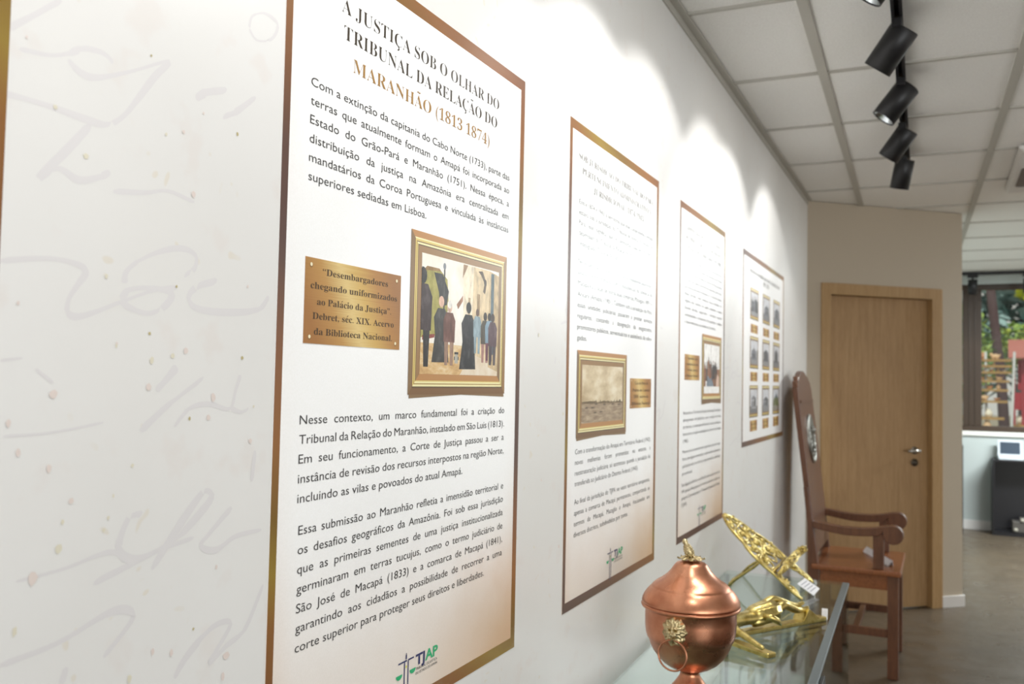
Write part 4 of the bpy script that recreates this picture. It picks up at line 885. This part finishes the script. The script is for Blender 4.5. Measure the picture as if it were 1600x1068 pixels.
tagsheet('name_card', [c0 + Vector((-.009, 0, .034)), c0 + Vector((.009, 0, .034)), c0 + Vector((.009, -.008, 0)), c0 + Vector((-.009, -.008, 0))], 'small white card standing on the case at the crucifix foot', 'card', 2)

# ------------------------------------------------------------------ high-backed armchair
CH = thing('armchair', (.35, 5.34, 0), 'dark wooden armchair with a tall board back and metal medallion by the door', 'chair')
YN, YF = 5.035, 5.635
xf = lambda z: .212 - .122 * (z - .5)
def side_prism(poly, y0, y1): b.prism(poly, y0, y1, lambda x, z, y: Vector((x, y, z)))
for y in (YN, YF - .05):
    b = MB(); side_prism([(.165, 0), (.215, 0), (.210, .50), (xf(.60) - .002, .60), (xf(.95) - .006, .95), (xf(.95) - .0305, .95), (xf(.75) - .034, .75), (.150, .50)], y, y + .05); b.build('rear_leg', M_MAHOG, CH, bevel=.003)
    b = MB(); b.box((.545, y, 0), (.598, y + .05, .522)); b.build('front_leg', M_MAHOG, CH, bevel=.003)
    b = MB(); b.box((.475, y + .002, .5505), (.528, y + .046, .735)); b.build('arm_post', M_MAHOG, CH, bevel=.003)
    top = [(.172, .774), (.20, .772), (.27, .762), (.34, .756), (.42, .757), (.49, .765), (.545, .778)]
    knob = [(.572 + .050 * math.cos(a), .733 + .048 * math.sin(a)) for a in [math.radians(d) for d in range(90, -200, -15)]]
    bot = [(.50, .722), (.42, .715), (.34, .714), (.27, .722), (.20, .733), (.172, .738)]
    b = MB(); side_prism([(p.x, p.y) for p in smooth2([(a, c, 0) for a, c in top], 3)] + knob + [(p.x, p.y) for p in smooth2([(a, c, 0) for a, c in bot], 3)], y - .006, y + .056); b.build('armrest', M_MAHOG, CH, bevel=.004)
    b = MB(); b.box((.212, y + .012, .205), (.545, y + .036, .245)); b.build('stretcher', M_MAHOG, CH, bevel=.002)
    b = MB(); b.box((.214, y + .004, .448), (.546, y + .03, .522)); b.build('apron', M_MAHOGS, CH, bevel=.002)
b = MB(); b.box((.560, YN + .05, .448), (.585, YF - .05, .522)); b.build('apron', M_MAHOGS, CH, bevel=.002)
b = MB(); b.box((.375, YN + .037, .21), (.405, YF - .037, .24)); b.build('stretcher', M_MAHOG, CH, bevel=.002)
b = MB(); b.box((.170, YN - .02, .5225), (.612, YF + .02, .550)); b.build('seat', M_MAHOGS, CH, bevel=.007)
b = MB(); yc = .5 * (YN + YF); hw = .5 * (YF - YN) - .01
prof = [(-hw, .60), (-hw, 1.485), (-hw + .025, 1.485), (-hw + .03, 1.515), (-hw + .075, 1.525), (-hw + .09, 1.545), (-hw + .14, 1.548)] + [(q, 1.548 + .03 * math.cos(q / (hw - .14) * 1.5708)) for q in (-.10, -.05, 0, .05, .10)] + [(hw - .14, 1.548), (hw - .09, 1.545), (hw - .075, 1.525), (hw - .03, 1.515), (hw - .025, 1.485), (hw, 1.485), (hw, .60)]
b.prism(prof, -.030, 0, lambda y, z, h: Vector((xf(z) + h, yc + y, z))); board = b.build('backrest', M_MAHOG, CH, bevel=.003)
b = MB(); b.prism([(-hw + .03, 1.40), (hw - .03, 1.40), (hw - .03, 1.415), (-hw + .03, 1.415)], 0, .006, lambda y, z, h: Vector((xf(z) + h, yc + y, z))); b.build('moulding', M_MAHOG, board)
M_MEDAL = mk('dull_silver', '8f8e88', .38, 1.0)
SB = math.atan(.122); mz = 1.195
mq = Matrix.Translation((xf(mz), yc, mz)) @ Matrix.Rotation(math.pi / 2 + SB * -1 * 0, 4, 'Y') @ Matrix.Rotation(0, 4, 'Z')
def mp_(a, c, h): return Vector((xf(mz) + h - .122 * c * 1.0, yc + a, mz + c + .122 * h))
b = MB()
R0 = .138; ringv = [(0.0, .004), (.100, .004), (.108, .007), (.118, .007), (.124, .012), (.132, .012), (.138, .006), (.138, -.001)]
vs = []; n = 48
for r, h in ringv:
    for k in range(n): vs.append(mp_(r * .92 * math.cos(6.283 * k / n), r * math.sin(6.283 * k / n), h))
b.add(vs, [(i * n + k, i * n + (k + 1) % n, i * n + n + (k + 1) % n, i * n + n + k) for i in range(len(ringv) - 1) for k in range(n)], 0, True)
med = b.build('medallion', M_MEDAL, CH); med['label'] = 'oval silver medallion with raised emblem'
b = MB()
star = [((.055 if k % 2 == 0 else .026) * math.sin(6.283 * k / 10), .03 + (.055 if k % 2 == 0 else .026) * math.cos(6.283 * k / 10)) for k in range(10)]
n = 10; b.add([mp_(a, c, .005) for a, c in star] + [mp_(0, .03, .026)], [(i, (i + 1) % n, n) for i in range(n)])
for s in (1, -1):
    for k in range(7): b.ball(mp_(s * (.03 + .055 * math.sin(.35 * k)), -.085 + .022 * k, .007), (.008, .014, .018), 8)
b.ball(mp_(0, .045, .016), .016, 12); b.tube([mp_(-.06, -.055, .008), mp_(-.02, -.072, .012), (mp_(0, -.06, .014)), mp_(.02, -.072, .012), mp_(.06, -.055, .008)], .009, 8); b.tube([mp_(0, -.06, .012), mp_(0, -.02, .014)], .008, 8)
b.build('emblem', M_MEDAL, med)
a0 = Vector((.392, 5.54, .5515)); a1 = Vector((.545, 5.16, .5515)); d = (a1 - a0).normalized(); nn = Vector((d.y, -d.x, 0)); nn = nn if nn.y < 0 else -nn
tt = thing('tent_card', (a0 + a1) / 2, 'long folded white card standing on the armchair seat', 'card')
for s in (1, -1):
    b = MB(); h = Vector((0, 0, .030)) - nn * .022; th = nn * .0012
    f0, f1 = (a0, a1) if s == 1 else (a0 - nn * .024, a1 - nn * .024)
    b.add([f0, f1, a1 + h, a0 + h, f0 + th, f1 + th, a1 + h + th, a0 + h + th], [(0, 1, 2, 3), (7, 6, 5, 4), (0, 4, 5, 1), (1, 5, 6, 2), (2, 6, 7, 3), (3, 7, 4, 0)])
    b.build('card_flap', M_PAPER, tt)

# ------------------------------------------------------------------ ceiling air conditioner
ac = thing('ceiling_air_conditioner', (1.6, 5.6, CEIL - .005), 'white ceiling cassette with brown rounded outlets at the right edge of the photo', 'air conditioner')
b = MB()
sq = lambda s, z: [(1.148 + .47 - s, 5.61 - s * 1.16, z), (1.148 + .47 + s, 5.61 - s * 1.16, z), (1.148 + .47 + s, 5.61 + s * 1.16, z), (1.148 + .47 - s, 5.61 + s * 1.16, z)]
lv = [sq(.47, CEIL - .006), sq(.47, CEIL - .022), sq(.455, CEIL - .034), sq(.40, CEIL - .036)]
vs = [p for l in lv for p in l]; b.add(vs, [(4 * i + k, 4 * i + (k + 1) % 4, 4 * i + 4 + (k + 1) % 4, 4 * i + 4 + k) for i in range(3) for k in range(4)] + [(12, 13, 14, 15)]); b.build('panel', M_WHITE, ac, bevel=.006)
M_SLOT = mk('brown_outlet', '5f5048', .5)
def rrect(cx, cy, hx, hy, r, n=6):
    P = []
    for sx, sy, a0 in ((1, 1, 0), (-1, 1, 90), (-1, -1, 180), (1, -1, 270)):
        for k in range(n + 1):
            a = math.radians(a0 + 90 * k / n); P.append((cx + sx * (hx - r) + r * math.cos(a), cy + sy * (hy - r) + r * math.sin(a)))
    return P
for cx, cy, hx, hy in ((1.218, 5.70, .030, .24), (2.018, 5.70, .030, .24), (1.618, 5.15, .24, .03), (1.618, 6.07, .24, .03)):
    b = MB(); b.prism(rrect(cx, cy, hx, hy, .028), CEIL - .0405, CEIL - .034, lambda x, y, z: Vector((x, y, z))); b.build('air_outlet', M_SLOT, ac)
b = MB(); b.prism(rrect(1.618, 5.61, .27, .33, .04), CEIL - .042, CEIL - .034, lambda x, y, z: Vector((x, y, z))); b.build('intake_grille', M_WHITE, ac)

# ------------------------------------------------------------------ far room
track(.5, 5.5, 10.45, CEIL - .004, 'black light track across the ceiling in front of the far window', along='x')
for i, (x, lb) in enumerate(((1.108, 'small black lamp hanging before the bronze window jamb in the far room'), (1.612, 'small black lamp at the right edge before the far window'))):
    z = CEIL - .034; y = 10.45
    t = thing('track_spotlight', (x, y, z), lb, 'spotlight', 'black spotlights on the far track')
    b = MB(); b.box((x - .05, y - .016, z - .03), (x + .05, y + .016, z)); b.build('adapter', M_BLACK, t, bevel=.003)
    b = MB(); b.cyl((x, y, z - .03), (x, y, z - .06), .010, 14); b.build('swivel', M_BLACK, t)
    a = Vector((0, .25, -1)).normalized(); b = MB(); b.cyl(Vector((x, y, z - .05)), Vector((x, y, z - .05)) + a * .15, .046, 32); b.build('lamp_head', M_BLACK, t)
    spot('track_light', Vector((x, y, z - .05)) + a * .16, (x, FY, .3), 9, math.radians(60), .3)
cab = thing('open_cabinet', (1.75, 10.64, 0), 'black open fronted cabinet under the far window, holding a small device', 'cabinet')
X0, X1, Y0, Y1, H = 1.288, 2.25, 10.50, 10.79, .775
b = MB(); b.box((X0, Y0, H - .022), (X1, Y1, H)); b.build('top', M_BLACKWOOD, cab, bevel=.002)
for x in (X0, X1 - .02): b = MB(); b.box((x, Y0, 0), (x + .02, Y1, H - .022)); b.build('side_panel', M_BLACKWOOD, cab, bevel=.002)
b = MB(); b.box((X0 + .02, Y1 - .012, .04), (X1 - .02, Y1, H - .022)); b.build('back_panel', M_BLACKWOOD, cab)
b = MB(); b.box((X0 + .02, Y0 + .002, .018), (X1 - .02, Y1 - .012, .038)); b.build('bottom_shelf', M_BLACKWOOD, cab)
b = MB(); b.box((X0 - .0, Y0 - .001, 0), (X1, Y0 + .012, .018)); b.build('plinth', M_BLACKWOOD, cab)
dv = thing('old_projector', (1.57, 10.62, .0385), 'dim grey device with round knobs on the bottom of the black cabinet', 'device')
b = MB(); b.box((1.47, 10.55, .038), (1.68, 10.70, .15)); b.build('housing', mk('dim_metal', '4a4540', .5), dv, bevel=.006)
for x, z in ((1.50, .065), (1.56, .165)): b = MB(); b.cyl((x, 10.55, z), (x, 10.535, z), .018, 16); b.build('knob', mk('pale_knob', 'a8a294', .4), dv)
b = MB(); b.box((1.54, 10.57, .15), (1.60, 10.64, .185)); b.build('lamp_house', mk('dim_metal_light', '6a645c', .5), dv)
lp = thing('laptop', (1.45, 10.62, H), 'small white open laptop with a dark screen on the black cabinet', 'laptop')
M_LAP = mk('white_laptop', 'c4c9ce', .35); lx0, lx1 = 1.345, 1.575
b = MB(); b.box((lx0, 10.52, H), (lx1, 10.68, H + .028)); b.build('base', M_LAP, lp, bevel=.006)
b = MB(); b.box((lx0 + .02, 10.535, H + .028), (lx1 - .02, 10.63, H + .030)); b.build('keyboard', mk('pale_keys', 'c8d2da', .4), lp)
ltilt = Matrix.Translation((0, 10.68, H + .028)) @ Matrix.Rotation(math.radians(-14), 4, 'X')
b = MB(); b.box((lx0, 0, 0), (lx1, .016, .170), 0, ltilt); lidp = b.build('screen_lid', M_LAP, lp, bevel=.006)
b = MB(); b.box((lx0 + .022, -.001, .022), (lx1 - .022, .0005, .150), 0, ltilt); b.build('screen', mk('dark_screen', '3a4450', .2), lidp)
c2 = thing('black_cabinet', (.8, 10.5, 0), 'black cabinet mostly hidden behind the corner of the door wall', 'cabinet')
b = MB(); b.box((.50, 10.28, .02), (1.013, 10.70, .89)); b.build('body', M_BLACKWOOD, c2, bevel=.003)
b = MB(); b.box((.49, 10.27, .89), (1.015, 10.71, .91)); b.build('top', M_BLACKWOOD, c2, bevel=.002)
b = MB(); b.box((.52, 10.30, 0), (.99, 10.69, .02)); b.build('plinth', M_BLACKWOOD, c2)

# ------------------------------------------------------------------ outside the far window
M_YARD = mk('yard_ground', '8d8674', .8); M_RED = mk('red_paint', 'a5303c', .5); M_REDC = mk('red_cloth', 'b0323e', .7)
M_PLANK = wood_mat('pale_plank', 'b08a52', 'c09a62', '8f6c3e', scale=(.9, 14, 14), rough=.7)
M_PIPE = mk('pale_pipe', 'c2c4c4', .4); M_TRUNK = mk('dark_bark', '5a464a', .8)
b = MB(); b.box((-12, 11.01, -.12), (20, 60, -.02)); struct(b.build('ground_outside', M_YARD))
rk = thing('display_rack', (1.3, 13.3, 0), 'tiered wooden outdoor rack full of small clay pieces beyond the window', 'rack')
tiers = (.97, 1.13, 1.35, 1.50, 1.62, 1.735, 1.82, 1.90)
RX = (1.54, 1.56, 1.60, 1.615, 1.63, 1.65, 1.66, 1.66)
for i, z in enumerate(tiers):
    b = MB(); b.box((.7, 13.2 + .05 * i, z - .028), (RX[i], 13.42 + .05 * i, z)); b.build('shelf_board', M_PLANK, rk)
for x0, x1 in ((1.36, 1.36), (1.70, 1.60), (.8, .8)):
    b = MB(); b.tube([(x1, 13.18, -.02), (x0 - .0, 13.60, 2.0)], .016, 8); b.build('post', M_PIPE, rk)
CL = [mk('clay_' + c, c, .6) for c in ('d9b48c', 'c48a5a', 'e6dccb', '3a3530', '8b8f94', 'b9a06a')]
names = ('bottom', 'second', 'third', 'fourth', 'fifth', 'sixth', 'seventh', 'top')
_q = random.Random(4)
protos = {}
def clay(kind, ci):
    if (kind, ci) in protos: return protos[(kind, ci)]
    b = MB()
    if kind == 0: b.lathe([(0, 0), (.028, 0), (.045, .03), (.048, .055), (.03, .085), (.022, .10), (.03, .112), (.026, .11), (0, .10)], 18)
    elif kind == 1: b.lathe([(0, 0), (.02, 0), (.022, .004), (.055, .035), (.058, .045), (.05, .043), (0, .01)], 18)
    else:
        b.ball((0, 0, .045), (.065, .035, .038), 12); b.ball((.055, 0, .075), (.026, .022, .024), 10); b.tube([(-.05, 0, .05), (-.075, 0, .08)], [.012, .005], 8)
        for x in (-.03, .03):
            for y in (-.018, .018): b.tube([(x, y, .03), (x, y, 0)], .010, 6)
    o = b.build(('clay_pot', 'clay_bowl', 'clay_animal')[kind], CL[ci]); protos[(kind, ci)] = o; o['_used'] = 0; return o
for i, z in enumerate(tiers):
    x = 1.20
    gap = (tiers[i + 1] - z - .03) if i < 7 else .12
    while x < RX[i] - .04:
        kind = _q.choice((0, 1, 2, 2, 0)); ci = _q.randrange(6); o = clay(kind, ci)
        if o['_used']:
            o2 = o.copy(); COL.objects.link(o2); o = o2
        else: o['_used'] = 1
        s = min(1.0, gap / .125) * _q.uniform(.75, 1.0) * (1.25 if i < 2 else .95)
        o.scale = (s, s, s); o.location = (x, 13.31 + .05 * i, z + .0005); o.rotation_euler = (0, 0, _q.uniform(-.6, .6) + (math.pi if _q.random() < .5 else 0))
        nm = ('clay pot', 'clay bowl', 'clay animal figure')[kind]
        tag(o, 'small %s on the %s board of the outdoor rack' % (nm, names[i]), ('pot', 'bowl', 'figurine')[kind], '%ss on the %s rack board' % (nm, names[i]))
        x += .15 * s + .02
for o in bpy.data.objects:
    if '_used' in o: del o['_used']
kb = thing('market_stall', (1.85, 14.5, 0), 'red painted market stall with cloth front beyond the far window', 'stall')
for x in (1.72, 1.83, 2.6): b = MB(); b.box((x, 14.25, -.02), (x + .035, 14.285, 1.95)); b.build('post', M_RED, kb)
b = MB(); b.box((1.74, 14.30, 1.22), (2.62, 14.32, 1.46)); b.build('cloth_front', M_REDC, kb)
b = MB(); b.box((1.79, 14.33, 1.50), (2.62, 14.35, 1.92)); b.build('cloth_back', M_REDC, kb)
b = MB(); b.add([(1.66, 14.1, 1.93), (2.7, 14.1, 1.93), (2.7, 15.1, 2.22), (1.72, 15.1, 2.22), (1.66, 14.1, 1.95), (2.7, 14.1, 1.95), (2.7, 15.1, 2.24), (1.72, 15.1, 2.24)], [(3, 2, 1, 0), (4, 5, 6, 7), (0, 1, 5, 4), (1, 2, 6, 5), (2, 3, 7, 6), (3, 0, 4, 7)]); b.build('awning', mk('faded_awning', 'b06a60', .7), kb)
b = MB(); b.box((1.72, 14.2, .98), (2.62, 14.6, 1.01)); b.build('counter', M_PLANK, kb)
for k, (x, c) in enumerate(((1.83, 2), (1.99, 5), (2.15, 0))):
    o = clay(0, c).copy(); COL.objects.link(o); o.location = (x, 14.4, 1.0105); o.scale = (1.2,) * 3
    tag(o, 'clay pot standing on the counter of the red market stall', 'pot', 'clay pots on the red stall counter')
# trees
def leaves(b, c, rad, n, size, rnd, mi=None):
    for k in range(n):
        v = Vector((rnd.gauss(0, 1), rnd.gauss(0, 1), rnd.gauss(0, 1))).normalized() * (rnd.random() ** .4)
        p = Vector(c) + Vector((v.x * rad[0], v.y * rad[1], v.z * rad[2])); e = Euler((rnd.uniform(-.9, .9), rnd.uniform(-.9, .9), rnd.uniform(0, 6.28))).to_matrix(); s = size * rnd.uniform(.6, 1.3)
        vs = [p + e @ Vector(q) for q in ((-s, 0, 0), (0, -s * .4, .04 * s), (s, 0, 0), (0, s * .4, .04 * s))]
        b.add(vs, [(0, 1, 2, 3)], (mi if mi is not None else rnd.randrange(3)))
LM = [mk('leaf_' + c, c, .6) for c in ('7a9a4c', '98b456', '5e8048')]; LY = [mk('leaf_' + c, c, .6) for c in ('dfe64a', 'c6d256', 'a8b448')]; LD = [mk('leaf_' + c, c, .6) for c in ('5e8280', '7a9c9c', '98b4b4')]  # LD: distance haze put into the leaf colour, paler and bluer
def tree(name, base, top, r, crowns, mats, label, seed, size):
    t = thing(name, base, label, 'tree'); rnd = random.Random(seed)
    b = MB(); B0 = Vector(base); T0 = Vector(top); b.tube([B0, B0.lerp(T0, .35) + Vector((.03, 0, 0)), B0.lerp(T0, .7) - Vector((.02, 0, 0)), T0], [r, r * .85, r * .75, r * .5], 10)
    b.build('trunk', M_TRUNK, t)
    b = MB(); b.recalc = False
    for c, rad, n in crowns: leaves(b, c, rad, n, size, rnd)
    b.build('crown', mats, t)
tree('leaning_tree', (1.72, 15.2, -.02), (1.40, 15.2, 4.6), .085, [((1.2, 15.3, 4.6), (1.2, 1.0, .9), 260)], LM, 'dark leaning tree trunk rising behind the outdoor rack', 1, .13)
tree('shrub', (2.15, 18.6, -.02), (2.15, 18.6, 2.0), .04, [((2.2, 18.5, 2.35), (.62, .5, .38), 420), ((1.75, 18.8, 2.1), (.5, .5, .4), 240)], [LM[1], LM[0], LY[2]], 'bright green bushy plant above the outdoor rack', 2, .09)
tree('young_tree', (2.42, 17.2, -.02), (2.25, 17.2, 3.1), .035, [((2.12, 17.2, 3.12), (.15, .2, .15), 90)], LY, 'thin tree with a yellow leafy tip by the window top', 3, .07)
tree('bush', (1.2, 15.0, -.02), (1.2, 15.0, 1.6), .04, [((1.15, 14.9, 1.9), (.4, .4, .9), 420)], [LM[0], LM[2], LM[1]], 'green bush behind the left end of the outdoor rack', 4, .09)
rnd_x = random.Random(8)
for k in range(6):
    x = -6 + 4.6 * k + rnd_x.uniform(-.2, .2)
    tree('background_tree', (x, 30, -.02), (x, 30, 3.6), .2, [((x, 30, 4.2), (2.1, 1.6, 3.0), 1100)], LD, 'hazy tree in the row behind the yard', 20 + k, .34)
    _last = [o for o in bpy.data.objects if o.name.startswith('background_tree')][-1]; _last['group'] = 'row of trees behind the yard'
hs = thing('tiled_roof_house', (4.2, 24, 0), 'low house with a brown tiled roof and grey wall behind the yard', 'house')
b = MB(); b.box((3.2, 24, -.02), (7.2, 27, 3.15)); b.build('wall', mk('blue_grey_wall', '6f7f8a', .8), hs)
b = MB(); b.prism([(-.4, 3.12), (3.4, 3.12), (1.5, 3.95)], 2.85, 7.5, lambda a, z, x: Vector((x, 23.9 + a, z))); b.build('roof', mk('worn_roof_tiles', '8c7f70', .85), hs)
for x in (3.5, 4.5): b = MB(); b.box((x, 23.97, 2.3), (x + .5, 24.0, 2.95)); b.build('window', mk('dark_window', '3c444c', .3), hs)
bpy.data.objects.remove(_to, do_unlink=True)
